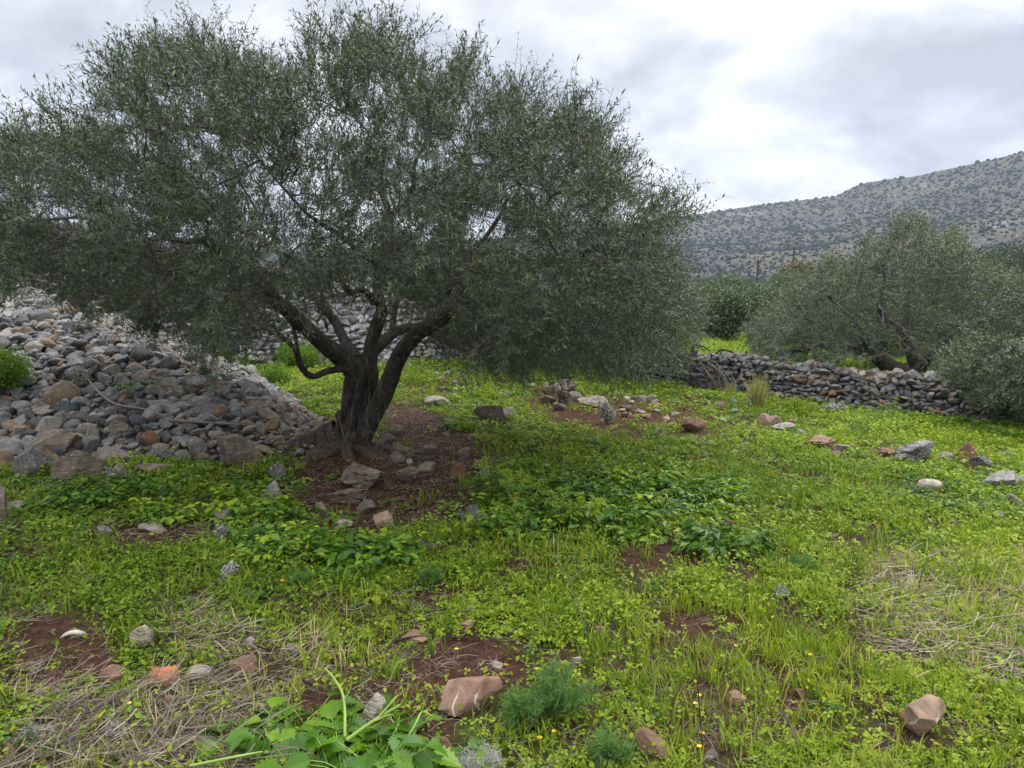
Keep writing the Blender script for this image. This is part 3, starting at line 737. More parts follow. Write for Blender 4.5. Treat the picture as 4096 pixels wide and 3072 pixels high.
 (467, 630, 12, 6, M_red, .6, 'small pinkish flat stone in the clover', dict(sub=3)),
 (415, 644, 28, 6, M_red, .4, 'long flat reddish stone under dead stems', dict(sub=3)),
 (578, 670, 12, 10, M_tan, .9, 'small cream stone behind the fennel', dict(sub=3)),
 (497, 672, 12, 7, M_tan, .8, 'small tan stone on bare soil behind the veined rock', dict(sub=3)),
 (738, 707, 20, 10, M_red, .4, 'pink brown stone half covered by grass in the lower right', {}),
 (800, 700, 12, 8, M_red, .3, 'red stone on a molehill of soil', dict(sub=3)),
 (710, 764, 14, 10, M_tan, .3, 'round brown stone at the bottom edge of the grass', dict(sub=3)),
 (985, 690, 12, 8, M_red, .35, 'orange stone in the straw at the right', dict(sub=3)),
 (980, 703, 14, 5, M_red, .3, 'flat orange chip below the orange stone in the straw', dict(sub=3)),
 (8, 762, 14, 12, M_red, .3, 'orange stone in the lower left corner', dict(sub=3)),
 (20, 668, 8, 6, M_red, .2, 'small orange stone on the bare red soil', dict(sub=3)),
 (262, 664, 8, 8, M_tan, .3, 'small brown stone in dead stems', dict(sub=3)),
 (250, 650, 12, 9, M_tan, .8, 'rough beige stone in dead stems', dict(sub=3)),
 (40, 700, 14, 8, M_tan, .3, 'small brown stone in the dry stems at the left', dict(sub=3)),
 (168, 706, 12, 6, M_clay and M_red, .2, 'small red stone in the weeds below the shard', dict(sub=3)),
]
for r_ in RK:
    field_rock(*r_[:7], **r_[7])
# scattered small stones on the thin turf of the middle distance
rng = np.random.RandomState(77); small = []
ZONES = [((385, 470), (366, 378), 'beyond the fork of the olive trunk', 16), ((440, 545), (380, 398), 'on the turf behind the bare soil', 26),
         ((600, 700), (398, 424), 'on the thin turf past the flat slab', 30), ((700, 800), (398, 428), 'on the slope below the dead branches', 14),
         ((500, 560), (360, 378), 'under the low boughs beyond the turf', 8), ((640, 760), (440, 470), 'on the open middle slope', 10), ((930, 1015), (500, 560), 'in the weeds of the right slope', 8)]
for (xa, xb), (ya, yb), where, cnt in ZONES:
    for k in range(cnt):
        t = rng.choice([0, .3, .6, .9]); mt, nm = ((M_tan, 'tan'), (M_red, 'reddish'), (M_fgrey, 'grey'))[rng.choice([0, 0, 1, 1, 2])]
        w_ = rng.uniform(4, 10); h_ = w_ * rng.uniform(.35, .7)
        adj = 'pale ' if t > .8 else 'dark ' if t < .1 else ''
        lab = f"{'flat' if h_ / w_ < .48 else 'chunky'} {adj}{nm} little stone {where}"
        fx_ = rng.uniform(xa, xb); o_ = field_rock(fx_, rng.uniform(ya, yb), w_, h_, mt, t, lab, sub=2, cat='stone', group='little stones strewn on the turf', name='small_stone'); small.append((fx_, o_))
order_labels(small)

# ------------------------------------------------------------------ trees
def colonize(nodes, par, rad, attr_pts, step=.14, infl=1.0, kill=.17, iters=90, seed=0, grav=0.0):
    rng = np.random.RandomState(seed)
    N = [np.array(p) for p in nodes]; par = list(par); A = np.array(attr_pts)
    nn = np.array(N); near = np.zeros(len(A), int); nd = np.full(len(A), 1e9)
    def upd(idx0):
        nonlocal near, nd
        new = np.array(N[idx0:])
        for s in range(0, len(new), 64):
            d = np.linalg.norm(A[:, None] - new[None, s:s + 64], axis=2); j = d.argmin(1); dm = d[np.arange(len(A)), j]
            b = dm < nd; near[b] = j[b] + s + idx0; nd[b] = dm[b]
    upd(0); alive = np.ones(len(A), bool)
    for it in range(iters):
        alive &= nd > kill
        act = alive & (nd < infl * (3 if it < 25 else 1.5))
        if act.sum() < 4: break
        ids = near[act]; vec = norm(A[act] - np.array(N)[ids])
        S = np.zeros((len(N), 3)); np.add.at(S, ids, vec); u = np.unique(ids); i0 = len(N)
        for q in u:
            dv = S[q]; dv = dv / max(np.linalg.norm(dv), 1e-6) + rng.normal(0, .22, 3); dv[2] += grav; dv /= np.linalg.norm(dv)
            N.append(N[q] + dv * step); par.append(q)
        upd(i0)
        A2 = alive; 
    return np.array(N), np.array(par)
def branch_tubes(acc, N, par, rad, first, sides_f):
    ch = [[] for _ in N]
    for i, p in enumerate(par):
        if p >= 0 and i >= first: ch[p].append(i)
    done = set()
    starts = [(p, c) for p in range(len(N)) for c in ch[p]]
    order = sorted(starts, key=lambda pc: -rad[pc[1]])
    for p, c in order:
        if c in done: continue
        chain = [p, c]; done.add(c); cur = c
        while ch[cur]:
            nx = max(ch[cur], key=lambda q: rad[q])
            if nx in done: break
            chain.append(nx); done.add(nx); cur = nx
        P = N[chain]; r = rad[chain].copy(); r[0] = min(r[0], r[1] * 1.25)
        tube(acc, P, r, sides_f(r[1]), t=.5)
def shoots(base, dirs, L, nleaf, leaf_len, leaf_w, rng, droop=0.0, spread=.8):
    """leafy shoots: opposite narrow leaves along curved stems. returns leaf V,F,T and stem V,F"""
    S = len(base); K = nleaf
    t = (np.arange(K)[None] + rng.uniform(0, .6, (S, K))) / K; t = .12 + .88 * np.clip(t, 0, 1)
    bend = rng.normal(0, .25, (S, 3)); bend[:, 2] += droop
    def pos(tt): return base[:, None] + dirs[:, None] * (L[:, None] * tt)[..., None] + bend[:, None] * ((L[:, None] * tt ** 2) * .5)[..., None]
    C = pos(t); tan = norm(dirs[:, None] + bend[:, None] * t[..., None])
    ref = norm(rng.normal(size=(S, 1, 3))); u = norm(np.cross(tan, np.broadcast_to(ref, tan.shape))); w = np.cross(tan, u)
    ph = (np.arange(K)[None] * (PI / 2) + np.arange(K)[None] % 2 * PI + rng.uniform(0, 1, (S, K)) + rng.uniform(0, 6.3, (S, 1)))
    side = u * np.cos(ph)[..., None] + w * np.sin(ph)[..., None]
    ld = norm(tan * rng.uniform(.35, 1.0, (S, K, 1)) + side * spread + rng.normal(0, .18, (S, K, 3)))
    nrm = norm(np.cross(ld, np.cross(tan * .6 + np.array([0, 0, .9]), ld)) + rng.normal(0, .3, (S, K, 3)))
    wd = norm(np.cross(ld, nrm))
    ll = leaf_len * rng.uniform(.6, 1.2, (S, K, 1)); lw = leaf_w * rng.uniform(.7, 1.25, (S, K, 1)) * .5
    a = C; b = C + ld * ll * .45 + wd * lw; c = C + ld * ll - nrm * ll * .06; d = C + ld * ll * .45 - wd * lw
    V = np.stack([a, b, c, d], 2).reshape(-1, 3); n = S * K
    F = (np.arange(n)[:, None] * 4 + np.arange(4)[None])
    st = rng.uniform(-.16, .16, (S, 1)) + np.clip(rng.normal(.42, .2, (S, K)), 0, 1)
    T = np.repeat(np.clip(st, 0, 1).ravel(), 4)
    # stems, three sided
    q = np.array([0, .5, 1.0]); P = pos(np.repeat(q[None], S, 0)); r = np.array([.0022, .0016, .0008]) * (leaf_len / .055)
    uu = norm(np.cross(dirs, np.broadcast_to(ref[:, 0], dirs.shape))); ww = np.cross(dirs, uu)
    ang = np.arange(3) * 2 * PI / 3
    off = uu[:, None, None] * np.cos(ang)[None, None, :, None] + ww[:, None, None] * np.sin(ang)[None, None, :, None]
    SV = (P[:, :, None] + off * r[None, :, None, None]).reshape(-1, 3)
    i = (np.arange(S) * 9)[:, None, None] + (np.arange(2) * 3)[None, :, None]; j = np.arange(3)[None, None]; k = (j + 1) % 3
    SF = np.stack([i + j, i + k, i + 3 + k, i + 3 + j], -1).reshape(-1, 4)
    return (V, F, T), (SV, SF)

def px_limb(pts):     # (px, py, Y, radius)
    P = np.array([at(a, b, c) for a, b, c, r in pts]); return P, np.array([r for *_, r in pts])
def make_olive(label, base, outline, Yc, ell_c, ell_r, limbs, n_attr, seed, mleaf, leafdim=(.058, .013), nsh=4, nleaf=14, shl=(.14, .34), trunk_fn=None, step=.14, inner=.45, gap=.42, group=None, fruits=0, droop_z=None, barebox=None, mtwig=None, name='olive_tree', kill=.17, tipr=.0032, holes=()):
    rng = np.random.RandomState(seed)
    root = empty(name, base, label, 'tree', group)
    # attractors in the crown volume
    pts = []
    ec, er = np.array(ell_c), np.array(ell_r)
    while sum(map(len, pts)) < n_attr:
        p = rng.uniform(-1, 1, (20000, 3)); r = (np.abs(p) ** 3).sum(1) ** (1 / 3)
        p = p[(r < 1)]; r = r[r < 1]
        keep = rng.rand(len(p)) < np.clip(inner + (1 - inner) * smooth(.35, .8, r), 0, 1)
        w = ec + p[keep] * er
        q, dep = project(w); q = q + np.stack([fbm(w * 2.6 + 5, 2, seed + 1) - .5, fbm(w * 2.6 + 15, 2, seed + 2) - .5], 1) * (500. / Yc)
        ok = in_poly(q, outline) & in_poly(q + np.array([0, -135. / Yc]), outline) & (w[:, 2] > height(w[:, 0], w[:, 1], False) + .25)
        nz = .6 * fbm(w * .95 + seed, 2, seed) + .4 * fbm(w * 2.1 + seed, 2, seed + 7)
        ok &= nz > gap - .02 + .05 * rng.rand(len(w))
        for (hx, hy, hr, hp) in holes:
            ok &= ~((np.hypot(q[:, 0] - hx, q[:, 1] - hy) < hr) & (rng.rand(len(w)) < hp))
        pts.append(w[ok])
    A = np.concatenate(pts)[:n_attr]
    nodes, par, rad = [], [], []; limb_nodes = []
    for lb_ in limbs:
        P, r = px_limb(lb_['pts']) if 'pts' in lb_ else (np.array(lb_['xyz'])[:, :3], np.array(lb_['xyz'])[:, 3])
        Q = spline(np.concatenate([P, r[:, None]], 1), 5)
        wob = rng.normal(0, 1, (len(Q), 3)); wob = (wob + np.roll(wob, 1, 0)) * .5 * Q[:, 3:4] * .16; Q[:, :3] += wob * np.linspace(0, 1, len(Q))[:, None]
        limb_nodes.append(Q)
        p0 = -1
        if nodes:
            p0 = int(np.argmin(np.linalg.norm(np.array(nodes) - Q[0, :3], axis=1)))
        s0 = 0
        for k in range(len(Q)):
            if k % 2 and k != len(Q) - 1: continue
            nodes.append(Q[k, :3]); par.append(p0); rad.append(Q[k, 3]); p0 = len(nodes) - 1
    nf = len(nodes)
    N, PR = colonize(nodes, par, rad, A, step=step, seed=seed, kill=kill, infl=1.1)
    # radii of grown wood
    w = np.zeros(len(N)); kids = np.zeros(len(N), int)
    for i in range(len(N) - 1, nf - 1, -1):
        if w[i] == 0: w[i] = tipr ** 2.2
        if PR[i] >= 0: w[PR[i]] += w[i]; kids[PR[i]] += 1
    rr = w ** (1 / 2.2); rr[:nf] = np.array(rad); 
    for i in range(nf, len(N)): rr[i] = min(rr[i], rr[PR[i]] * .92)
    b0 = np.array(base)
    tw = Acc(); branch_tubes(tw, N, PR, rr, nf, lambda r: 3 if r < .006 else 4 if r < .012 else 6)
    # leafy shoots on thin wood
    thin = np.where((np.arange(len(N)) >= nf) & (rr < .011))[0]
    B = np.repeat(thin, nsh); sb = N[B] + rng.normal(0, .03, (len(B), 3))
    par_dir = norm(N[B] - N[PR[B]])
    outw = norm((N[B] - ec) / er ** 1.0)
    zrel = np.clip((N[B][:, 2] - ec[2]) / er[2], -1, 1)[:, None]
    up = np.zeros((len(B), 3)); up[:, 2] = 1
    d = norm(par_dir * .55 + outw * .45 + up * (.45 + .75 * zrel) + rng.normal(0, .45, (len(B), 3)))
    L = rng.uniform(shl[0], shl[1], len(B)) * (1 + .35 * np.clip(zrel[:, 0], 0, 1) * rng.rand(len(B))) * np.where(rng.rand(len(B)) < .03, 1.6, 1)
    if barebox is not None:
        q, _ = project(sb); keep = ~(in_poly(q, barebox) & (rng.rand(len(sb)) < .6)); sb, d, L = sb[keep], d[keep], L[keep]
    qo, _ = project(sb)
    leaf, stem = shoots(sb, d, L, nleaf, leafdim[0], leafdim[1], rng, droop=-.1)
    ca = Acc(); ca.add(*leaf)
    tw.add(stem[0], stem[1], .6)
    if trunk_fn: trunk_fn(root, b0, limb_nodes)
    else:
        for k, Q in enumerate(limb_nodes):
            a = Acc(); tube(a, Q[:, :3], Q[:, 3], 10, .5, .12, seed + k)
            a.build('trunk' if k == 0 else 'limb', M_bark, root, True, b0)
    tw.build('twigs', mtwig or M_twig, root, False, b0)
    ca.build('crown', mleaf, root, False, b0)
    if fruits:
        fa = Acc(); v, f = ico(1); idx = rng.randint(0, len(sb), fruits); P = sb[idx] + d[idx] * (L[idx] * rng.uniform(.2, .8, fruits))[:, None] + rng.normal(0, .012, (fruits, 3))
        scatter(fa, (v * np.array([.007, .007, .009]), f, np.zeros(len(v))), P, rng.uniform(0, 6, fruits), np.ones(fruits))
        o = fa.build('olives', M_fruit, root, True, b0); tag(o, kind='stuff')
    print(label, 'nodes', len(N), 'shoots', len(sb), 'leaves', len(leaf[1]))
    return root

OUT1 = [(-160, 150), (-100, 120), (-50, 140), (0, 140), (18, 108), (48, 112), (85, 116), (96, 88), (110, 60), (133, 52), (140, 36), (155, 34), (185, 26), (220, 32), (255, 46), (280, 56), (292, 38), (325, 34), (357, 26), (372, 24), (395, 36), (418, 60), (428, 42), (446, 46), (466, 46), (478, 48), (483, 74), (508, 84), (525, 88), (538, 98), (556, 94), (575, 102), (596, 114), (612, 138), (622, 158), (634, 180), (650, 188), (664, 182), (688, 184), (688, 196), (680, 214), (666, 232), (664, 255), (672, 285), (688, 320), (688, 348), (676, 364), (640, 366), (600, 358), (560, 364), (525, 360), (490, 362), (468, 352), (446, 340), (430, 318), (420, 300), (395, 296), (340, 300), (300, 312), (270, 322), (262, 340), (225, 352), (200, 345), (186, 322), (160, 308), (140, 300), (110, 318), (82, 312), (60, 296), (20, 292), (0, 288), (-60, 290), (-140, 270)]
c5 = lambda x, y, Y, r: (225 + x * .1582, 250 + y * .1582, Y, r)
LIMBS1 = [
 dict(n='trunk', pts=[c5(760, 1340, 7.35, .16), c5(800, 1150, 7.35, .16), c5(840, 950, 7.32, .145), c5(860, 800, 7.3, .135), c5(850, 740, 7.3, .12)]),
 dict(n='a', pts=[c5(840, 800, 7.28, .10), c5(740, 690, 7.15, .085), c5(640, 610, 7.0, .078), c5(520, 500, 6.8, .072), c5(400, 390, 6.6, .066), c5(300, 300, 6.45, .058), c5(220, 200, 6.3, .05), c5(60, 100, 6.1, .04), (205, 240, 5.9, .03)]),
 dict(n='b', pts=[c5(905, 860, 7.35, .085), c5(915, 700, 7.38, .072), c5(925, 580, 7.4, .066), c5(965, 460, 7.4, .062), c5(990, 370, 7.4, .056), c5(965, 260, 7.4, .05), c5(985, 110, 7.4, .048), (387, 250, 7.4, .043), (389, 215, 7.4, .035), (380, 185, 7.4, .028), (385, 150, 7.4, .02)]),
 dict(n='c', pts=[c5(850, 1220, 7.3, .09), c5(905, 1100, 7.25, .092), c5(990, 950, 7.15, .085), c5(1050, 800, 7.05, .08), c5(1110, 660, 6.95, .075), c5(1210, 530, 6.8, .07), c5(1370, 435, 6.65, .064), c5(1500, 365, 6.55, .056), c5(1600, 325, 6.45, .048), (500, 302, 6.3, .038), (540, 285, 6.1, .028), (580, 262, 5.95, .02)]),
 dict(n='d', pts=[c5(850, 720, 7.45, .07), c5(800, 640, 7.55, .058), c5(740, 540, 7.7, .048), c5(680, 430, 7.9, .043), c5(620, 370, 8.05, .038), (310, 290, 8.3, .03), (290, 255, 8.5, .022)]),
 dict(n='e', pts=[c5(870, 700, 7.45, .07), c5(960, 620, 7.6, .058), c5(1050, 540, 7.8, .05), c5(1150, 490, 8.0, .044), c5(1260, 478, 8.25, .038), (445, 310, 8.6, .03), (480, 270, 9.0, .022)]),
 dict(n='f', pts=[c5(790, 760, 7.2, .045), c5(740, 750, 7.1, .037), c5(650, 765, 7.0, .032), c5(560, 800, 6.95, .031), c5(500, 765, 6.9, .029), c5(465, 690, 6.85, .026), c5(430, 610, 6.8, .021), c5(340, 530, 6.75, .015), c5(310, 470, 6.7, .010)]),
 dict(n='g', pts=[c5(465, 690, 6.85, .02), c5(450, 580, 6.8, .016), c5(435, 490, 6.8, .014), c5(430, 400, 6.75, .01)]),
 dict(n='h', pts=[c5(945, 330, 7.35, .04), c5(900, 270, 7.2, .032), c5(850, 250, 7.1, .028), c5(785, 270, 6.95, .025), c5(740, 180, 6.85, .022), c5(700, 80, 6.7, .018)]),
 dict(n='i', pts=[(387, 268, 7.35, .034), (375, 262, 7.2, .031), (361, 253, 7.0, .028), (340, 235, 6.8, .023), (310, 216, 6.5, .016), (285, 190, 6.3, .010), (260, 160, 6.2, .012)]),
 dict(n='j', pts=[(389, 215, 7.4, .03), (405, 205, 7.5, .026), (413, 190, 7.5, .023), (415, 163, 7.5, .02), (424, 145, 7.5, .014), (430, 120, 7.5, .009)]),
 dict(n='k', pts=[c5(1050, 540, 7.8, .034), (398, 300, 8.0, .026), (420, 262, 8.2, .021), (450, 215, 8.3, .018), (455, 181, 8.3, .015), (463, 159, 8.3, .012), (452, 140, 8.3, .010)]),
 dict(n='l', pts=[c5(1370, 435, 6.65, .04), (450, 285, 6.9, .034), (480, 245, 7.1, .022), (505, 205, 7.2, .017), (503, 181, 7.2, .013), (497, 155, 7.2, .012)]),
 dict(n='m', pts=[c5(1150, 490, 8.0, .03), c5(1300, 530, 8.0, .028), c5(1380, 580, 8.0, .024), c5(1560, 640, 8.1, .018), (480, 330, 8.1, .012)]),
]
def olive_trunk(root, b0, LN):
    a = Acc(); rng = np.random.RandomState(4)
    # main trunk with flutes and spreading roots
    Q = LN[0]; ns = 56; top = 40
    P = spline(np.array([at(349, 470, 7.35), at(350, 455, 7.35), at(353, 430, 7.35), at(357, 405, 7.33), at(361, 380, 7.3), at(362, 368, 7.3), at(361, 356, 7.3)]), 9)
    zz = P[:, 2] - P[0, 2]; th = np.arange(ns) * 2 * PI / ns
    V = []
    for i, p in enumerate(P):
        z = zz[i]; u = i / (len(P) - 1)
        r0 = .134 - .010 * u - .05 * smooth(.8, 1, u)
        fl = math.exp(-max(z, 0) / .21)
        lob = .33 * np.exp(-((th - 3.35) / .42) ** 2) + .24 * np.exp(-((th - 4.15) / .30) ** 2) + .22 * np.exp(-((th - 5.0) / .28) ** 2) + .25 * np.exp(-((th - 5.9) / .33) ** 2) + .22 * np.exp(-((th - .55) / .35) ** 2) + .2 * np.exp(-((th - 1.9) / .4) ** 2)
        cre = .022 * np.sin(th * 7 + 1.2 * math.sin(z * 5)) + .016 * np.sin(th * 13 + z * 6)
        q = np.stack([np.cos(th) * 1.6, np.sin(th) * 1.6, np.full(ns, z * 2.2)], 1)
        bm_ = (fbm(q * 1.5, 4, 6) - .5) * .11 + (fbm(q * 4, 2, 9) - .5) * .04
        r = r0 + fl * (lob * 1.0 + .03) + cre * (1 - .5 * u) + bm_
        V.append(np.stack([p[0] + np.cos(th) * r * 1.0, p[1] + np.sin(th) * r * .95, p[2] + np.zeros(ns) + .05 * fl * (lob > .1)], 1))
    V = np.concatenate(V); n = len(P)
    i = np.arange(n - 1)[:, None] * ns; j = np.arange(ns)[None]; k = (j + 1) % ns
    a.add(V, np.stack([i + j, i + k, i + ns + k, i + ns + j], -1).reshape(-1, 4), .5)
    # surface roots
    def gz(x, y): return float(height(np.array([x]), np.array([y]))[0])
    for (ang, ln, r, hh) in ((3.25, .62, .12, .16), (3.75, .50, .10, .10), (4.25, .46, .085, .07), (4.75, .36, .075, .06), (5.5, .42, .07, .05), (6.0, .60, .06, .045), (2.6, .5, .09, .08), (.4, .45, .06, .05)):
        pts = []
        for s in np.linspace(0, 1, 6):
            an = ang + .35 * s * math.sin(ang * 7); x = P[0, 0] + math.cos(an) * (.10 + ln * s); y = P[0, 1] + math.sin(an) * (.10 + ln * s)
            pts.append((x, y, gz(x, y) + hh * (1 - s) ** 1.5 - .03 * s, r * (1 - .62 * s)))
        S = spline(np.array(pts), 6); tube(a, S[:, :3], S[:, 3], 14, .5, .22, int(ang * 10))
    # burrs
    for (x, y, r) in ((-.12, .28, .06), (.02, .15, .05), (.08, .35, .05), (-.05, .55, .045), (-.17, .12, .07), (.12, .1, .06)):
        v, f = rock(np.random.RandomState(int(abs(x) * 900 + 3)), 3, 10, 6, .2); a.add(v * np.array([r, .05, r * 1.5]) + np.array([P[2, 0] + x, P[2, 1] - .13, P[0, 2] + y]), f, .5)
    a.build('trunk', M_bark, root, True, b0)
    for k, Qk in enumerate(LN[1:]):
        a = Acc(); tube(a, Qk[:, :3], Qk[:, 3], 18 if Qk[0, 3] > .06 else 10, .5, .16, 20 + k)
        a.build('limb', M_bark, root, True, b0)
b1 = at(351, 463, 7.35)
make_olive('big spreading olive tree with twisted dark trunk beside the stone heap', b1, OUT1, 7.3, (-1.75, 7.3, 2.6), (4.5, 3.0, 2.4), LIMBS1, 4000, 3, M_olive,
           leafdim=(.052, .0102), nsh=6, nleaf=18, trunk_fn=olive_trunk, fruits=500, inner=.42, gap=.415, holes=((455, 160, 24, .6), (410, 180, 18, .5), (40, 210, 14, .8)))

# olive behind the big one, on its right
O2 = [(425, 300), (450, 262), (520, 250), (600, 248), (660, 252), (690, 262), (704, 290), (706, 330), (690, 350), (670, 378), (620, 386), (560, 384), (500, 370), (460, 352), (430, 330)]
b2 = ground_at(552, 374); Y2 = b2[1]
make_olive('olive tree with pale green crown standing behind and right of the big one', b2, O2, Y2, (*at(570, 315, Y2)[:2], 1.6), (3.6, 2.4, 1.9),
           [dict(pts=[(552, 376, Y2, .17), (550, 366, Y2, .16), (548, 352, Y2, .15), (552, 340, Y2, .13)]), dict(pts=[(552, 342, Y2, .1), (590, 325, Y2 - .4, .08), (630, 310, Y2 - .8, .05), (670, 305, Y2 - 1, .03)]),
            dict(pts=[(552, 342, Y2, .1), (520, 328, Y2 - .2, .07), (480, 318, Y2 - .4, .045), (450, 310, Y2 - .4, .03)]), dict(pts=[(552, 342, Y2, .1), (560, 315, Y2 + .2, .07), (570, 285, Y2 + .3, .04), (580, 265, Y2 + .3, .02)])],
           1300, 5, M_olive2, leafdim=(.075, .02), nsh=4, nleaf=12, shl=(.16, .36), step=.18, gap=.42, kill=.22, tipr=.004)

# sprawling olive beyond the wall on the right
O3 = [(748, 330), (752, 318), (770, 300), (788, 284), (815, 266), (840, 256), (862, 252), (870, 234), (890, 226), (902, 212), (924, 216), (934, 238), (950, 230), (970, 238), (980, 258), (998, 262), (1015, 268), (1040, 272), (1080, 280), (1100, 330), (1080, 370), (1010, 376), (960, 372), (930, 366), (900, 352), (860, 350), (840, 360), (815, 368), (780, 368), (755, 352)]
Y3 = 16.3
b3 = at(912, 388, Y3)
make_olive('sprawling grey green olive tree with leaning trunk beyond the low wall', b3, O3, Y3, (*at(905, 310, Y3)[:2], 1.3), (4.6, 2.8, 2.5),
           [dict(pts=[(912, 396, Y3, .28), (912, 385, Y3, .27), (904, 376, Y3, .22), (890, 366, Y3, .18), (872, 355, Y3, .14), (850, 346, Y3, .11), (825, 345, Y3 - .2, .08), (800, 350, Y3 - .4, .05), (780, 352, Y3 - .5, .03)]),
            dict(pts=[(916, 386, Y3, .2), (918, 370, Y3, .17), (912, 352, Y3, .13), (905, 335, Y3, .08), (908, 300, Y3, .045), (905, 265, Y3, .025), (908, 245, Y3, .015)]),
            dict(pts=[(918, 372, Y3, .12), (935, 350, Y3 - .3, .09), (960, 330, Y3 - .5, .06), (985, 310, Y3 - .5, .04), (1020, 300, Y3 - .5, .025)]),
            dict(pts=[(872, 356, Y3, .10), (860, 330, Y3 - .2, .07), (840, 305, Y3 - .3, .045), (820, 290, Y3 - .3, .025)]),
            dict(pts=[(905, 335, Y3, .08), (880, 310, Y3 - .5, .055), (885, 280, Y3 - .6, .035), (880, 262, Y3 - .6, .02)])],
           3500, 8, M_olive2, leafdim=(.075, .018), nsh=5, nleaf=13, shl=(.15, .34), step=.18, gap=.45, kill=.2, tipr=.005, mtwig=M_greytwig,
           barebox=[(845, 318), (880, 305), (950, 305), (985, 325), (975, 362), (900, 365), (850, 350)], inner=.5)
# low olive at the right edge, in front of the wall end
O4 = [(945, 352), (958, 342), (978, 334), (1000, 336), (1030, 328), (1090, 340), (1110, 400), (1050, 420), (1000, 410), (975, 400), (958, 390), (948, 372)]
Y4 = 12.2; b4 = ground_at(1022, 428); Y4 = b4[1]
make_olive('low bushy olive hanging over the right end of the wall', b4, O4, Y4, (*at(1020, 370, Y4)[:2], .75), (1.8, 1.3, 1.05),
           [dict(pts=[(1022, 432, Y4, .09), (1020, 415, Y4, .08), (1015, 395, Y4, .06), (1005, 375, Y4, .04), (1000, 350, Y4, .02)]), dict(pts=[(1020, 412, Y4, .06), (1000, 400, Y4 - .2, .04), (975, 385, Y4 - .3, .02)]), dict(pts=[(1018, 400, Y4, .05), (1045, 380, Y4, .03), (1060, 355, Y4, .015)])],
           520, 9, M_olive2, leafdim=(.075, .02), nsh=5, nleaf=13, shl=(.13, .3), step=.12, gap=.3, kill=.14, tipr=.003, inner=.7)

# ------------------------------------------------------------------ simpler bushy plants and far trees: blobs of leaf clumps round a branching stem
def bushy(name, label, cat, base, w, h, nclump, leaf, mat, seed, group=None, trunk=.1, bark=None, trunk_h=.25, depth=None, perclump=26, lobes=9, flat=.0, spike=0.0, part='crown'):
    rng = np.random.RandomState(seed); root = empty(name, base, label, cat, group); b = np.array(base, float)
    d = depth or w * .8
    lc = []
    for k in range(lobes):
        a = rng.uniform(0, 6.28); rr = math.sqrt(rng.rand()) * .62
        zc = trunk_h * h + (h - trunk_h * h) * rng.uniform(.25, .78) * (1 - .45 * rr)
        lc.append((math.cos(a) * rr * w / 2, math.sin(a) * rr * d / 2, zc, rng.uniform(.20, .33) * min(w, h * 1.6)))
    lc = np.array(lc)
    pts = []; 
    li = rng.randint(0, lobes, nclump); u = norm(rng.normal(size=(nclump, 3))); rad = rng.uniform(.55, 1.0, nclump) ** .6
    C = lc[li, :3] + u * (lc[li, 3] * rad)[:, None] * np.array([1, 1, .8])
    C[:, 2] = np.clip(C[:, 2], h * .04, None)
    n = nclump * perclump
    P = np.repeat(C, perclump, 0) + rng.normal(0, 1, (n, 3)) * leaf * 1.6
    P[:, 2] += spike * np.abs(rng.normal(0, 1, n)) * leaf * 2
    P[:, 2] = np.clip(P[:, 2], .01, None)
    ld = norm(np.repeat(u, perclump, 0) * .6 + rng.normal(0, .7, (n, 3)) + np.array([0, 0, .4])); nr = norm(rng.normal(size=(n, 3)) + np.repeat(u, perclump, 0) * .5 + np.array([0, 0, .6])); wd = norm(np.cross(ld, nr))
    ll = leaf * rng.uniform(.7, 1.3, (n, 1)); lw = ll * .24
    V = np.stack([P, P + ld * ll * .5 + wd * lw, P + ld * ll, P + ld * ll * .5 - wd * lw], 1).reshape(-1, 3)
    F = np.arange(n)[:, None] * 4 + np.arange(4)[None]
    T = np.repeat(np.clip(.5 + np.repeat(rng.normal(0, .16, nclump), perclump) + rng.normal(0, .16, n), 0, 1), 4)
    a = Acc(); a.add(V, F, T); a.build(part, mat, root, False)
    s = Acc(); 
    if trunk > 0:
        tube(s, spline(np.array([(0, 0, -.1), (w * .01, 0, trunk_h * h * .6), (0, w * .01, trunk_h * h * 1.2)]), 4), np.linspace(trunk, trunk * .75, 9), 8, .5, .15, seed)
        for q in lc: tube(s, spline(np.array([(0, 0, trunk_h * h * .9), (q[0] * .45, q[1] * .45, (q[2] + trunk_h * h) * .5), (q[0], q[1], q[2])]), 4), np.linspace(trunk * .5, trunk * .12, 9), 5, .5)
        s.build('trunk' if cat == 'tree' else 'stems', bark or M_bark, root, True)
    return root
def top_at(px, pyt, Y): return at(px, pyt, Y)[2]
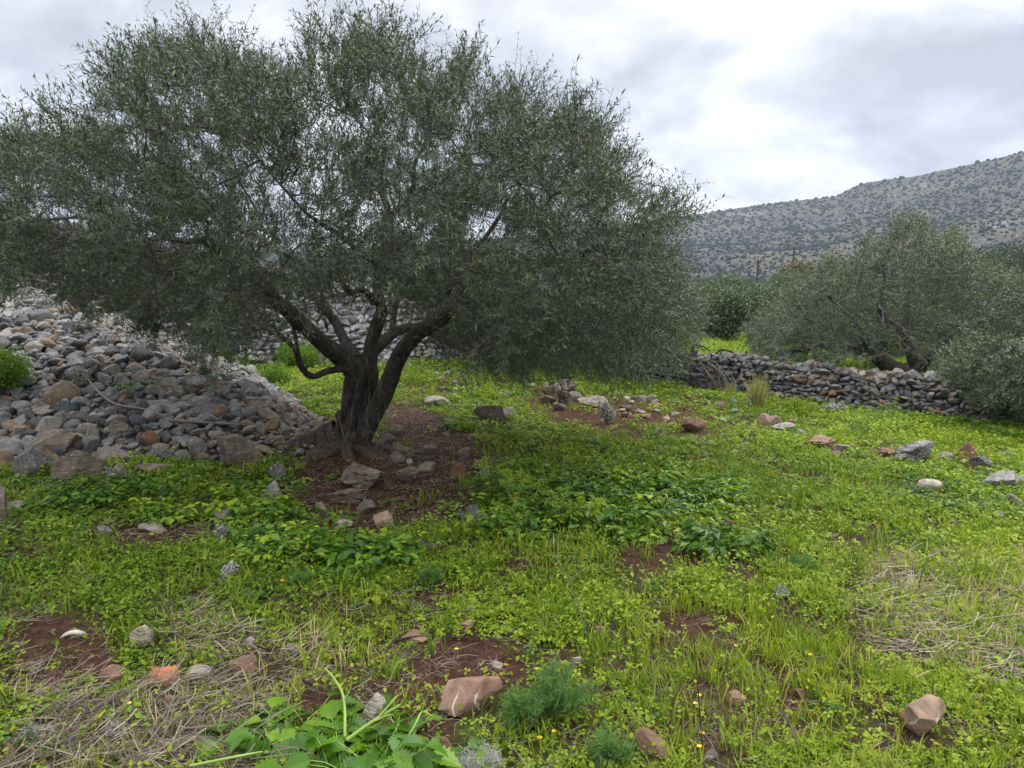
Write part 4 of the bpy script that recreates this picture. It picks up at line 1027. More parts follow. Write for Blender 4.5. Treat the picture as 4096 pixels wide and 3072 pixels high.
far = [
 (430, 285, 21, 120, M_olive2, 'olive behind the pale wall seen through the fork of the big trunk'),
 (500, 290, 22, 110, M_olive2, 'olive behind the right end of the pale wall'),
 (350, 290, 23, 90, M_olive2, 'olive behind the middle of the pale wall'),
 (880, 300, 22, 90, M_olive2, 'dense low olive right behind the leaning trunk of the sprawling one'),
 (950, 296, 23, 80, M_olive2, 'dense low olive behind the right limb of the sprawling one'),
 (820, 290, 26, 70, M_olive2, 'olive between the far row and the sprawling one'),
 # px, top py, Y, width px, mat, label
 (706, 282, 27, 50, M_olive2, 'first olive of the far row, right behind the big crown edge'),
 (738, 280, 33, 60, M_olive2, 'second olive of the far row, beside the gap of bright grass'),
 (762, 284, 30, 56, M_olive2, 'dark based olive of the far row above the bright grass strip'),
 (790, 278, 36, 66, M_olive2, 'olive of the far row under the taller utility pole'),
 (725, 290, 25, 34, M_olive2, 'small round olive in front of the far row'),
 (800, 260, 48, 46, M_brown, 'brownish bare looking tree rising above the far olives'),
 (836, 262, 50, 30, M_brown, 'faint brown tree right of the brownish one'),
 (840, 282, 30, 60, M_olive2, 'olive of the far row partly behind the sprawling olive'),
 (985, 268, 24, 90, M_olive2, 'tall olive behind the sprawling one at the right'),
 (1018, 276, 22, 70, M_olive2, 'olive crown at the right edge above the low bushy olive'),
 (985, 252, 75, 60, M_dark, 'dark evergreen tree at the foot of the hill on the right'),
 (1015, 248, 80, 56, M_dark, 'dark evergreen tree furthest right at the foot of the hill'),
 (955, 262, 70, 46, M_dark, 'small dark evergreen left of the two at the hill foot'),
 (640, 285, 30, 70, M_olive2, 'olive seen through the gaps of the big crown on the right'),
 (585, 285, 34, 70, M_olive2, 'far olive hidden behind the second olive'),
]
for k, (px, pt, Y, wp, mt, lab) in enumerate(far):
    p = at(px, 300, Y); gz_ = float(height(np.array([p[0]]), np.array([Y]))[0]); top = top_at(px, pt, Y); w_ = wp / FPX * Y
    h_ = top - gz_
    bushy('brown_tree' if mt is M_brown else 'evergreen_tree' if mt is M_dark else 'olive_tree', lab, 'tree', (p[0], Y, gz_), w_ * 1.05, h_ * 1.0, int(900 if Y < 40 else 500), .09 * max(Y, 24) / 26, mt, 300 + k, 'olive trees of the far row' if mt is M_olive2 else None, trunk=.16, trunk_h=.16, lobes=13, spike=.5, perclump=30)
# shrubs growing in the rubble and grass
def shrub(px, py, wp, hp, mt, lab, seed, leaf=.035, n=260, name='bush', cat='bush', lobes=7, **kw):
    g = ground_at(px, py); dist = g[1]; bushy(name, lab, cat, g, wp / FPX * dist, hp / FPX * dist, n, leaf, mt, seed, None, .012, M_stem, .1, lobes=lobes, part='foliage', **kw)
shrub(4, 398, 72, 62, M_bush, 'bright green bush growing on the stone heap at the left edge', 51, .035, 420, perclump=30)
shrub(272, 386, 34, 24, M_bush, 'rounded yellow green bush at the back edge of the heap', 52, .03, 260)
shrub(300, 370, 44, 30, M_bush, 'wide bright green bush before the pale back wall', 53, .035, 320)
shrub(245, 368, 36, 16, M_bush, 'low green bush behind the heap left of the wide one', 56, .03, 200)
shrub(225, 365, 30, 12, M_bush, 'low leafy clump at the far edge of the heap', 57, .03, 160)
shrub(417, 362, 12, 16, M_bush, 'small green shrub against the pale wall seen through the trunk fork', 54, .03, 120)
shrub(990, 300, 60, 20, M_dark, 'dark thicket beyond the sprawling olive', 55, .12, 160)

# ------------------------------------------------------------------ hillside shrubs
def hill_shrubs():
    rng = np.random.RandomState(31); tm = []
    for k in range(7):
        D, F = ico(1 if k < 5 else 2); r = 1 + .55 * (fbm(D * 1.7 + k * 9, 3, k) - .5) + .35 * (vnoise(D * 4.1 + k, k) - .5); V = D * r[:, None] * np.array([1, 1, .86]); V[:, 2] = np.maximum(V[:, 2], -.25) + .2
        tm.append((V, F, np.clip(.5 + .5 * (vnoise(D * 5, k) - .5), 0, 1)))
    m, nt, b, out = newmat('hill_shrub'); n1 = noise_n(nt, .9, 4, .7, geo_pos(nt))
    c = ramp(nt, math_n(nt, 'ADD', math_n(nt, 'MULTIPLY', attr(nt), .5), math_n(nt, 'MULTIPLY', n1, .5)), [(.3, (.012, .017, .010)), (.5, (.024, .032, .019)), (.7, (.046, .054, .030))])
    nt.links.new(c, b.inputs['Base Color']); b.inputs['Roughness'].default_value = 1; b.inputs['Specular IOR Level'].default_value = .05
    bump(nt, b, n1, 1.0, .6)
    rs = [165.0]
    while rs[-1] < 706: rs.append(rs[-1] + 2.7 * (rs[-1] / 420) ** .6)
    rows = []
    for r_ in rs:
        t_ = np.arange(-.45, .95, 3.6 * (r_ / 420) ** .6 / r_); rows.append(np.stack([np.full(len(t_), r_), t_], 1))
    rows = np.concatenate(rows); N = len(rows); r = rows[:, 0] + rng.normal(0, 1.3, N) * (rows[:, 0] / 420) ** .5; th = rows[:, 1] + rng.normal(0, 1.6, N) / r * (r / 420) ** .5; X = r * np.sin(th); Y = r * np.cos(th)
    P2 = np.stack([X, Y], 1); dens = np.clip(-.02 + 1.5 * fbm(P2 / 26, 4, 14), .12, 1); ok = (rng.rand(N) < dens * 1.12) & (r < 706); X, Y, r = X[ok], Y[ok], r[ok]
    Z = hill_h(X, Y); s = np.clip(np.exp(rng.normal(-.36, .38, len(X))), .3, 2.0) * (r / 420) ** .55
    P = np.stack([X, Y, Z], 1); q, dep = project(P); vis = (q[:, 0] > 700) & (q[:, 0] < 1030) & (q[:, 1] < 262)
    sc = np.where(vis, s / dep, 0); order = np.argsort(-sc); ind = order[:290]; rest = np.setdiff1d(np.arange(len(X)), ind)
    acc = Acc()
    for k in range(7):
        sel = rest[rest % 7 == k]; ss = s[sel]
        scatter(acc, tm[k], P[sel], rng.uniform(0, 6.28, len(sel)), np.stack([ss, ss * .85, ss], 1), None, None, rng.uniform(-.25, .25, len(sel)))
    o = acc.build('scrub', m, None, True); tag(o, 'small dark shrubs dotting the far dry hillside too many to count', 'scrub', kind='stuff')
    base = [mesh('shrub', t[0], t[1], t[2], m, True) for t in tm]
    named = []
    for i in ind:
        o = link('hill_shrub', base[i % 7], None, P[i]); zs = rng.uniform(.65, 1.05); o.scale = (s[i], s[i] * .85, s[i] * zs); o.rotation_euler.z = rng.uniform(0, 6.28)
        a, b_ = q[i]; wx = 'left of the poles' if a < 750 else 'above the poles' if a < 815 else 'beside the olive top' if a < 870 else 'above the olive top' if a < 930 else 'right of the olive' if a < 980 else 'by the right edge'
        wy = 'lowest' if b_ > 250 else 'low' if b_ > 238 else 'midway' if b_ > 222 else 'upper' if b_ > 200 else 'ridge'
        tag(o, f"{'large' if s[i] > 1.45 else 'middling' if s[i] > 1.1 else 'small'} {wy} {'squat' if zs < .85 else 'domed'} shrub on far hill {wx}", 'shrub', 'dark shrubs on the far hillside'); named.append((a, o))
    order_labels(named)
hill_shrubs()

# ------------------------------------------------------------------ poles, wires, rusty frame, dead branches
def pole(px, ptop, Y, lab, arm=False):
    p = at(px, ptop, Y); g = -.5; root = empty('utility_pole', (p[0], Y, g), lab, 'pole', 'utility poles below the hill')
    a = Acc(); tube(a, np.array([(0, 0, -.3), (0, 0, (p[2] - g) * .5), (0, 0, p[2] - g)]), [.12, .10, .08], 8); a.build('post', M_pole, root, True)
    a = Acc(); L_ = .75 if arm else .3
    tube(a, np.array([(-L_, 0, p[2] - g - .25), (0, 0, p[2] - g - .25), (L_, 0, p[2] - g - .25)]), .04, 6); a.build('crossarm', M_pole, root, True)
    for s in (-1, 0, 1):
        a = Acc(); tube(a, np.array([(s * L_ * .9, 0, p[2] - g - .18), (s * L_ * .9, 0, p[2] - g + .02), (s * L_ * .9, 0, p[2] - g + .1)]), [.03, .035, .02], 6); a.build('insulator', M_wire, root, True)
    return p
pa = pole(758, 260, 70, 'nearer brown utility pole standing above the far olives')
pb = pole(794, 247, 84, 'utility pole with crossarm behind the brownish tree', True)
for dz_, nm in ((0, 'upper'), ):
    pass
def wire(a, b, sag, lab):
    t = np.linspace(0, 1, 24)[:, None]; P = a + (b - a) * t; P[:, 2] -= 4 * sag * (t * (1 - t))[:, 0]
    c = Acc(); tube(c, P - P[0], .02, 5); o = c.build('power_line', M_wire, None, True); o.location = P[0]; tag(o, lab, 'wire')
wire(pa - np.array([0, 0, .1]), pb - np.array([0, 0, .1]), .5, 'thin power line between the two utility poles')
wire(at(640, 275, 62), pa - np.array([0, 0, .1]), .8, 'thin power line running left from the nearer utility pole')
wire(pb - np.array([0, 0, .2]), at(1080, 215, 120), 2.0, 'thin power line running right from the pole with crossarm')

def rusty_frame():
    Y = 14.9; q = lambda x, y, d=0: at(2600 / 4 + x * .1809, 500 / 4 + y * .1809, Y + d) + np.array([0, 0, .06])
    root = empty('metal_frame', q(500, 1330), 'rusty bent metal bed frame lying on top of the low wall', 'frame')
    b = q(500, 1330)
    def bar(nm, pts, r=.018):
        a = Acc(); P = spline(np.array(pts), 4) - b; tube(a, P, r, 6, .5, .1, 2); a.build(nm, M_rust, root, True)
    bar('rail', [q(358, 1295), q(385, 1262), q(420, 1262), q(500, 1290), q(600, 1325), q(668, 1338)], .022)
    bar('rail', [q(358, 1300, .5), q(440, 1318, .5), q(540, 1345, .5), q(630, 1362, .5)], .02)
    bar('end_bar', [q(358, 1298), q(372, 1305, .25), q(380, 1308, .5)], .02); bar('end_bar', [q(668, 1338), q(650, 1352, .25), q(630, 1362, .5)], .02)
    for (x0, y0, x1, y1) in ((400, 1262, 372, 1310), (450, 1275, 430, 1316), (530, 1270, 490, 1330), (530, 1268, 533, 1325), (600, 1325, 585, 1355)):
        bar('strut', [q(x0, y0), q((x0 + x1) / 2, (y0 + y1) / 2, .1), q(x1, y1, .3)], .014)
    # bent stake left of it
    s = q(228, 1300); a = Acc(); P = spline(np.array([q(228, 1300), q(236, 1250), q(246, 1234), q(290, 1240), q(335, 1268)]), 5) - s
    tube(a, P, np.linspace(.032, .012, len(P)), 6, .5, .2, 3); o = a.build('bent_stake', M_rust, None, True); o.location = s; tag(o, 'dark bent stake standing on the wall left of the rusty frame', 'stake')
rusty_frame()
def dead_pile(lab, starts, ends, Y, seed, n=28, r=.014, mat=None):
    rng = np.random.RandomState(seed); a = Acc(); b = at(*ends, Y - .6)
    for k in range(n):
        s = at(starts[0] + rng.normal(0, 7), starts[1] + rng.normal(0, 3), Y - .15 + rng.normal(0, .1)); e = at(ends[0] + rng.normal(0, 9), ends[1] + rng.normal(0, 5), Y - .55 + rng.normal(0, .12))
        m_ = (s + e) / 2 + rng.normal(0, .05, 3); P = spline(np.array([s, m_, e]), 5); tube(a, P - b, np.linspace(r, r * .4, len(P)), 5)
        for j in range(2):
            i = rng.randint(3, len(P)); tube(a, spline(np.array([P[i - 1], P[i - 1] + rng.normal(0, .08, 3) + (e - s) * .12, P[i - 1] + rng.normal(0, .12, 3) + (e - s) * .25]), 3) - b, r * .3, 3)
    o = a.build('dead_branches', mat or M_dead, None, True); o.location = b; tag(o, lab, 'branches')
dead_pile('bundle of bare grey branches leaning down the face of the low wall', (712, 362), (736, 398), 15.0, 5)
dead_pile('tangle of dark dead twigs at the foot of the wall by the bundle', (690, 378), (725, 402), 14.9, 6, 20, .01, M_darkwood)
dead_pile('bare dead boughs lying on the wall below the sprawling olive', (850, 372), (885, 384), 13.9, 7, 18, .012)

# ------------------------------------------------------------------ foreground pieces
def shard():
    g = ground_at(162, 686); V = []; nu, nv = 26, 18
    for i in range(nu):
        for j in range(nv):
            u = i / (nu - 1) - .5; v = j / (nv - 1) - .5
            v2 = v * (.75 + .5 * (u + .5)); rid = .006 * max(0, math.sin((v + .5) * 22)) if v > .02 else 0
            V.append((u * .105, v2 * .085, .028 * math.cos(v * 2.4) + rid - .012 * u))
    V = np.array(V); V2 = V.copy(); V2[:, 2] -= .011; F = []
    for i in range(nu - 1):
        for j in range(nv - 1):
            a = i * nv + j; F.append((a, a + nv, a + nv + 1, a + 1)); b = a + nu * nv; F.append((b, b + 1, b + nv + 1, b + nv))
    edge = [i * nv for i in range(nu)] + [(nu - 1) * nv + j for j in range(1, nv)] + [i * nv + nv - 1 for i in range(nu - 2, -1, -1)] + [j for j in range(nv - 2, 0, -1)]
    for a, b in zip(edge, edge[1:] + edge[:1]): F.append((a, b, b + nu * nv, a + nu * nv))
    me = mesh('pottery_shard', np.concatenate([V, V2]), np.array(F), None, M_clay, True); o = link('pottery_shard', me, None, (g[0], g[1] + .02, g[2] + .028)); o.rotation_euler = (.55, .1, .2)
    tag(o, 'broken terracotta pottery shard with raised ridges among the dead stems', 'shard')
shard()
def chip():
    g = ground_at(74, 641); a = Acc(); t = np.linspace(-1, 1, 15); P = np.stack([t * .055, .01 * t, .022 * (1 - t ** 2)], 1); tube(a, P, .010 * (1.15 - np.abs(t) ** 3), 8); o = a.build('pale_chip', plain('bone_white', (.42, .38, .32)), None, True); o.location = g + np.array([0, 0, .02]); o.scale = (1, 1.5, 1)
    tag(o, 'curved whitish chip of wood lying on the bare red soil', 'chip')
    g = ground_at(332, 720); a = Acc(); n = 20; v, f = rock(np.random.RandomState(3), 3, 5, 22, .02); a.add(v * np.array([.017, .017, .018]), f, .5); o = a.build('clay_stub', M_clay, None, True); o.location = g + np.array([0, 0, .014]); tag(o, 'small rounded terracotta stub beside the black stick', 'stub')
chip()
def stick(pts, r, lab, mat=M_dead, name='stick'):
    P = []
    for (x, y, hh) in pts: g = ground_at(x, y); P.append(g + np.array([0, 0, hh]))
    P = np.array(P); S = spline(P, 6); a = Acc(); tube(a, S - P[0], np.linspace(r, r * .55, len(S)), 7, .5, .2, 3); o = a.build(name, mat, None, True); o.location = P[0]; tag(o, lab, 'stick')
stick([(290, 722, .02), (320, 716, .015), (350, 712, .03)], .009, 'blackened flat stick on the soil behind the broad leaved plant', M_darkwood)
stick([(466, 528, .02), (485, 524, .05), (497, 521, .03)], .012, 'pale dry stick lying by the blue grey angular stone')
stick([(383, 646, .01), (420, 644, .04), (470, 642, .02)], .006, 'dark thin stick lying among dead stems on bare soil', M_darkwood)
stick([(500, 690, .03), (520, 694, .05), (545, 702, .02)], .006, 'thin twig reaching from the veined rock into the fennel', M_darkwood)
stick([(78, 372, .05), (110, 410, .1), (150, 420, .1), (190, 436, .06)], .016, 'long weathered plank-like bough lying across the heap')
stick([(170, 430, .1), (240, 432, .08), (260, 428, .05)], .012, 'thin grey bough on the lower heap')
def upright(px, py, hpx, lean, r, lab, mat=M_dead, name='dead_weed', branches=0, seed=0):
    g = ground_at(px, py); d = g[1]; h = hpx / FPX * d; rng = np.random.RandomState(seed + int(px)); L_ = lean / FPX * d
    P = spline(np.array([(0, 0, -.02), (L_ * .3 + rng.normal(0, .006), 0, h * .35), (L_ * .62 + rng.normal(0, .008), .01, h * .7), (L_, 0, h)]), 5)
    a = Acc(); tube(a, P, np.linspace(r, r * .5, len(P)), 6, .5, .15, 2)
    for k in range(branches):
        i = rng.randint(5, len(P)); e = P[i] + np.array([rng.normal(0, h * .12), rng.normal(0, h * .08), h * rng.uniform(.06, .16)]); tube(a, spline(np.array([P[i], (P[i] + e) / 2 + rng.normal(0, .004, 3), e]), 3), r * .45, 4)
    o = a.build(name, mat, None, True); o.location = g; tag(o, lab, 'dead weed' if name == 'dead_weed' else 'stalk')
for args in ((590, 640, 92, -38, .004, 'tall thin grey dead stem leaning left in the middle of the grass', M_dead, 'dead_weed', 2),
             (703, 750, 132, -14, .003, 'tallest thin black dead stem standing in the grass', M_darkwood),
             (937, 735, 58, -8, .0025, 'thin brown dead stem before the pinkish angular rock', M_darkwood),
             (90, 560, 26, 1, .008, 'short thick charred stump of stem sticking up in the clover', M_darkwood),
             (100, 566, 20, 12, .003, 'thin dark stem leaning right beside the charred stump', M_darkwood),
             (218, 592, 22, 8, .004, 'grey split dead stem leaning right in the grass', M_dead),
             (412, 620, 44, 3, .003, 'pale straw stem with sharp bend in the clover', M_dead),
             (440, 560, 24, -2, .003, 'white upright cut stem below the soil patch', M_dead),
             (396, 540, 22, 0, .002, 'thin upright straw left of the flowering herbs', M_dead),
             (680, 560, 30, -1, .003, 'upright dry stem at the edge of the dark herbs', M_dead),
             (880, 575, 62, 2, .004, 'tall green stem with a leafy top in the right grass', M_stem, 'green_stalk', 1),
             (916, 600, 34, 6, .003, 'dark branched dead stem in the straw patch', M_darkwood, 'dead_weed', 3),
             (668, 758, 40, -3, .005, 'stout black dead stem near the bottom edge', M_darkwood),
             (720, 768, 44, -24, .004, 'pale thick dead stem leaning left near the bottom edge', M_dead),
             (803, 755, 50, -26, .005, 'pale stem falling to the left below the pinkish rock', M_dead),
             (280, 760, 42, 3, .006, 'grey upright dead stem rising through the broad leaved plant', M_dead),
             (70, 768, 46, -2, .004, 'thin grey dead stem in the lower left corner', M_dead),
             (200, 768, 40, -4, .006, 'whitish dead stem left of the broad leaved plant', M_dead),
             (535, 790, 60, -30, .003, 'thin stem rising before the fennel', M_dead)):
    upright(*args)
# thin dead curved twigs near the trunk
for pts, lab in (([(390, 520, 0), (380, 500, .12), (372, 488, .2)], None),):
    pass
def arc(pts3, r, lab, mat=M_dead, name='dry_twig', cat='twig'):
    P = spline(np.array(pts3), 6); a = Acc(); tube(a, P - P[0], np.linspace(r, r * .5, len(P)), 5); o = a.build(name, mat, None, True); o.location = P[0]; tag(o, lab, cat)
arc([at(422, 500, 6.4), at(430, 485, 6.4), at(442, 481, 6.4), at(458, 489, 6.4)], .004, 'thin arching brown twig over the bare soil')
arc([at(384, 468, 6.9), at(400, 458, 6.9), at(425, 448, 6.9), at(438, 444, 7.0)], .004, 'long thin bramble stem on the bare soil by the roots')
arc([at(376, 470, 6.95), at(388, 462, 6.95), at(398, 450, 6.95), at(403, 440, 6.95)], .003, 'curled bramble stem rising from the roots')
arc([at(370, 392, 7.0), at(367, 420, 7.0), at(374, 434, 7.0), at(384, 432, 7.0)], .0035, 'pale sucker stem hooked against the trunk')
arc([at(381, 466, 6.9), at(383, 440, 6.9), at(385, 405, 6.95)], .003, 'thin upright sucker at the right of the trunk')
arc([at(376, 450, 6.9), at(379, 430, 6.9), at(378, 410, 6.95)], .003, 'second thin sucker close to the trunk')
arc([at(345, 440, 6.9), at(338, 415, 6.9), at(328, 380, 6.9), at(322, 362, 6.9)], .004, 'thin sapling stem leaning left before the trunk')
arc([at(300, 545, 5.6), at(292, 525, 5.6), at(280, 512, 5.6), at(270, 500, 5.6)], .004, 'pale forked dead stalk over the herbs')
arc([at(328, 540, 5.7), at(322, 520, 5.7), at(316, 505, 5.7)], .003, 'pale thin stalk left of the brown cube-like stone')

# ------------------------------------------------------------------ plants with a shape of their own
def leaf_blade(n=7, wmax=.5, lob=.0, fold=.18, droop=.25):
    """unit leaf along +x, 2 strips folded on the midrib; returns V,F"""
    t = np.linspace(0, 1, n); w = wmax * np.sin(PI * np.clip(t, 0, 1) ** .8) * (1 + lob * np.where(np.arange(n) % 2 == 0, -1, 1)); w[0] = .02; w[-1] = .0
    z = -droop * t ** 2
    mid = np.stack([t, 0 * t, z], 1); l = np.stack([t - .03, w / 2, z + fold * w], 1); r = np.stack([t - .03, -w / 2, z + fold * w], 1)
    V = np.concatenate([mid, l, r]); i = np.arange(n - 1)
    F = np.concatenate([np.stack([i, i + 1, n + i + 1, n + i], 1), np.stack([i + 1, i, 2 * n + i, 2 * n + i + 1], 1)])
    return V, F
def compound(acc, origin, az, el, L, leaf, rng, t0=.5, pairs=3, tmpl=None, stemacc=None, stem_r=.002):
    """a compound leaf: arching stalk with paired leaflets and an end leaflet"""
    V, F = tmpl; d = np.array([math.cos(az) * math.cos(el), math.sin(az) * math.cos(el), math.sin(el)]); s = np.array([-math.sin(az), math.cos(az), 0])
    pos = lambda t: origin + d * L * t + np.array([0, 0, -.35 * L * t * t])
    if stemacc is not None: tube(stemacc, np.array([pos(t) for t in (0, .35, .7, 1)]), np.array([stem_r, stem_r * .8, stem_r * .6, stem_r * .4]), 4)
    for k in range(pairs + 1):
        t = .45 + .55 * k / pairs
        for sg in ((-1, 1) if k < pairs else (0,)):
            a = az + sg * rng.uniform(.7, 1.15); e = rng.normal(-.1, .25); sz = leaf * rng.uniform(.75, 1.15) * (1.2 if sg == 0 else 1) 
            M = eul(rng.normal(0, .3), -e, a); acc.add(V * sz @ M.T + pos(t) + (s * sg * .008), F, np.clip(t0 + rng.normal(-.05, .19), 0, 1))
BL = leaf_blade(15, .78, .20, .16, .22); BL2 = leaf_blade(5, .55, .0, .18, .2)
def broad_plant(px, py, spread, h, n, leaf, lab, seed, stalks=(), group=None, t0=.5):
    rng = np.random.RandomState(seed); g = ground_at(px, min(py, 767)) if py < 768 else ground_at(px, 767) + np.array([0, -(py - 767) * .006, 0])
    root = empty('leafy_plant', g, lab, 'plant', group); a = Acc(); s = Acc()
    for k in range(n):
        az = rng.uniform(0, 6.28); el = rng.uniform(.25, 1.25); L_ = spread * rng.uniform(.5, 1.0)
        o = np.array([rng.normal(0, spread * .18), rng.normal(0, spread * .18), 0])
        compound(a, o, az, el, max(L_, h * .6), leaf, rng, t0, rng.choice([1, 2]), BL, s, .0035)
    a.build('leaves', M_big, root, False); s.build('stalks', M_stem, root, True)
    return root, g
broad_plant(372, 786, .34, .22, 64, .088, 'largest broad leaved bright green plant at the bottom edge', 61)
broad_plant(285, 746, .24, .18, 26, .085, 'broad leaved plant with toothed leaves left of the largest one', 62)
broad_plant(322, 726, .16, .15, 10, .07, 'small broad leaved plant behind the largest one', 63, t0=.4)
broad_plant(430, 775, .22, .16, 26, .07, 'broad leaved plant at the right end of the bottom group', 64, t0=.4)
broad_plant(230, 755, .15, .10, 6, .075, 'sparse long leaved plant at the left end of the bottom group', 65)
def thick_stalk(pts, r, lab, fork=None):
    P = np.array([at(*p) for p in pts]); S = spline(P, 5); root = empty('green_stalk', P[0], lab, 'stalk'); a = Acc(); tube(a, S - P[0], np.linspace(r, r * .6, len(S)), 8)
    for f in (fork or ()):
        Q = spline(np.array([at(*p) for p in f]), 4); tube(a, Q - P[0], np.linspace(r * .7, r * .35, len(Q)), 6)
    a.build('stem', M_stem, root, True)
thick_stalk([(347, 740, 2.55), (372, 722, 2.6), (400, 705, 2.65)], .008, 'thick pale green cut stalk leaning right out of the largest plant', [[(372, 722, 2.6), (390, 715, 2.62), (397, 718, 2.62)], [(380, 716, 2.6), (392, 702, 2.62), (398, 695, 2.65)]])
thick_stalk([(345, 745, 2.6), (344, 700, 2.75), (335, 680, 2.8), (325, 668, 2.85)], .006, 'tall slender green stalk with bent top at the largest plant', [[(344, 700, 2.75), (350, 690, 2.75), (352, 676, 2.75)]])
thick_stalk([(400, 750, 2.5), (415, 725, 2.55), (422, 712, 2.6), (432, 716, 2.6)], .005, 'yellow green stalk with drooping tip at the right of the largest plant', [[(422, 712, 2.6), (424, 700, 2.6)]])
thick_stalk([(190, 766, 2.45), (240, 756, 2.45), (262, 752, 2.5)], .006, 'long green stalk lying low at the left of the bottom group')

def fennel(px, py, wpx, hpx, lab, seed, mat=M_fennel, nf=26, name='fennel_plant'):
    rng = np.random.RandomState(seed); g = ground_at(px, py); d = g[1]; W_ = wpx / FPX * d / 2; H_ = hpx / FPX * d
    root = empty(name, g, lab, 'plant'); a = Acc(); s = Acc()
    Vn = []; Tn = []
    for k in range(nf):
        az = rng.uniform(0, 6.28); out_ = W_ * rng.uniform(.3, 1); hh = H_ * rng.uniform(.5, 1) * (1 - .35 * out_ / W_)
        P = spline(np.array([(0, 0, 0), (math.cos(az) * out_ * .35, math.sin(az) * out_ * .35, hh * .6), (math.cos(az) * out_, math.sin(az) * out_, hh)]), 5)
        tube(s, P, np.linspace(.003, .001, len(P)), 4)
        for i in range(4, len(P)):
            for j in range(5):
                dv = norm(rng.normal(size=3) * .8 + norm(P[-1] - P[0]) * .9 + np.array([0, 0, .3])); l1 = rng.uniform(.02, .06); q0 = P[i]; q1 = q0 + dv * l1
                for m_ in range(7):
                    c = q0 + (q1 - q0) * rng.rand(); e = c + norm(dv * .6 + rng.normal(0, .6, 3)) * rng.uniform(.010, .028); w = norm(np.cross(e - c, rng.normal(size=3))) * .0012
                    Vn.append(np.array([c - w, c + w, e + w * .4, e - w * .4])); Tn.append(rng.uniform(.1, .9))
    V = np.concatenate(Vn); n = len(Vn); a.add(V, np.arange(n)[:, None] * 4 + np.arange(4)[None], np.repeat(Tn, 4))
    a.build('fronds', mat, root, False); s.build('stems', M_stem, root, True)
fennel(560, 722, 84, 66, 'feathery dark green fennel plant right of the veined rock', 71, nf=30)
fennel(520, 728, 40, 44, 'finer feathery green plant close against the veined rock', 72, nf=18)
fennel(480, 775, 46, 20, 'silvery feathery plant at the bottom edge', 73, M_silver, 14, 'silvery_plant')
fennel(610, 770, 50, 40, 'loose grey green feathery plant at the bottom right of the fennel', 74, nf=16)
fennel(790, 438, 16, 10, 'small feathery fennel tuft by the row of slope rocks', 75, nf=10)
fennel(872, 425, 34, 18, 'feathery fennel beside the yellow flowering plant on the right', 76, nf=16)
fennel(300, 592, 24, 22, 'small dark feathery tuft in the clover', 77, nf=10)
fennel(430, 590, 26, 24, 'small blue green feathery plant in the middle of the clover', 78, nf=12)
fennel(800, 575, 34, 20, 'grey green thistly rosette in the right grass', 79, M_fennel, 12, 'thistle')

def flowering(px, py, wpx, hpx, lab, seed, heads=8, name='flowering_herb'):
    rng = np.random.RandomState(seed); g = ground_at(px, py); d = g[1]; W_ = wpx / FPX * d / 2; H_ = hpx / FPX * d; root = empty(name, g, lab, 'plant', 'yellow flowering herbs'); a = Acc(); s = Acc()
    for k in range(heads):
        u = Acc()
        az = rng.uniform(0, 6.28); o = W_ * math.sqrt(rng.rand()); top = np.array([math.cos(az) * o, math.sin(az) * o, H_ * rng.uniform(.65, 1.0)])
        tube(s, spline(np.array([(0, 0, 0), top * .5 + rng.normal(0, .02, 3), top]), 4), np.linspace(.005, .002, 9), 5)
        for _ in range(36):
            p = top + np.array([*(rng.normal(0, .018, 2)), rng.normal(.006, .008)]); sz = .007; w1 = norm(rng.normal(size=3)) * sz; w2 = norm(np.cross(w1, rng.normal(size=3))) * sz
            u.add(np.array([p - w1, p - w2, p + w1, p + w2]), np.array([[0, 1, 2, 3]]), rng.rand())
        u.build('flower_head', M_umbel, root, False)
        for _ in range(5):
            t = rng.uniform(.2, .9); compound(a, top * t, rng.uniform(0, 6.28), rng.uniform(0, .7), .13, .045, rng, .55, 2, BL2, s, .002)
    a.build('leaves', M_herb, root, False); s.build('stems', M_stem, root, True)
flowering(492, 500, 34, 42, 'yellow green flowering herb at the soil edge, leftmost of its group', 81, 9)
flowering(524, 520, 44, 50, 'tallest yellow green flowering herb in the middle slope', 82, 10)
flowering(562, 528, 40, 40, 'yellow green flowering herb right of the tallest one', 83, 6)
flowering(500, 535, 36, 36, 'yellow green flowering herb in front of its group', 84, 6)
flowering(858, 437, 30, 26, 'yellow flowering plant standing before the low wall', 85, 10)
flowering(890, 424, 16, 28, 'slim yellow topped plant close to the low wall', 86, 3)
flowering(1000, 440, 26, 14, 'yellow green herb below the dark end of the wall', 87, 5)

def tuft(px, py, wpx, hpx, lab, seed, n=150, mat=M_reed, name='grass_tuft', wd=.004):
    rng = np.random.RandomState(seed); g = ground_at(px, py); d = g[1]; W_ = wpx / FPX * d / 2; H_ = hpx / FPX * d; V = []; T = []
    for k in range(n):
        az = rng.uniform(0, 6.28); o = W_ * rng.rand(); b = np.array([math.cos(az) * o * .3, math.sin(az) * o * .3, 0]); e = np.array([math.cos(az) * o, math.sin(az) * o, H_ * rng.uniform(.5, 1)]); m_ = b * .5 + e * .5 + np.array([0, 0, H_ * .12]); w = np.array([rng.normal(), rng.normal(), 0]); w = w / np.linalg.norm(w) * wd
        V += [b - w, b + w, m_ + w * .8, m_ - w * .8, e]; T += [rng.rand()] * 5
    V = np.array(V); i = np.arange(n)[:, None] * 5; o = link(name, mesh(name, V, [i + np.array([[0, 1, 2, 3]]), i + np.array([[3, 2, 4]])], np.array(T), mat), None, g); tag(o, lab, 'grass tuft')
tuft(523, 388, 20, 34, 'tall yellowing grass tuft under the drooping olive crown', 91)
tuft(757, 410, 34, 38, 'large yellow green reed tuft against the low wall', 92, 220, wd=.006)
tuft(795, 412, 50, 18, 'low green grass clump at the foot of the wall', 93, 220, M_grass, wd=.006)
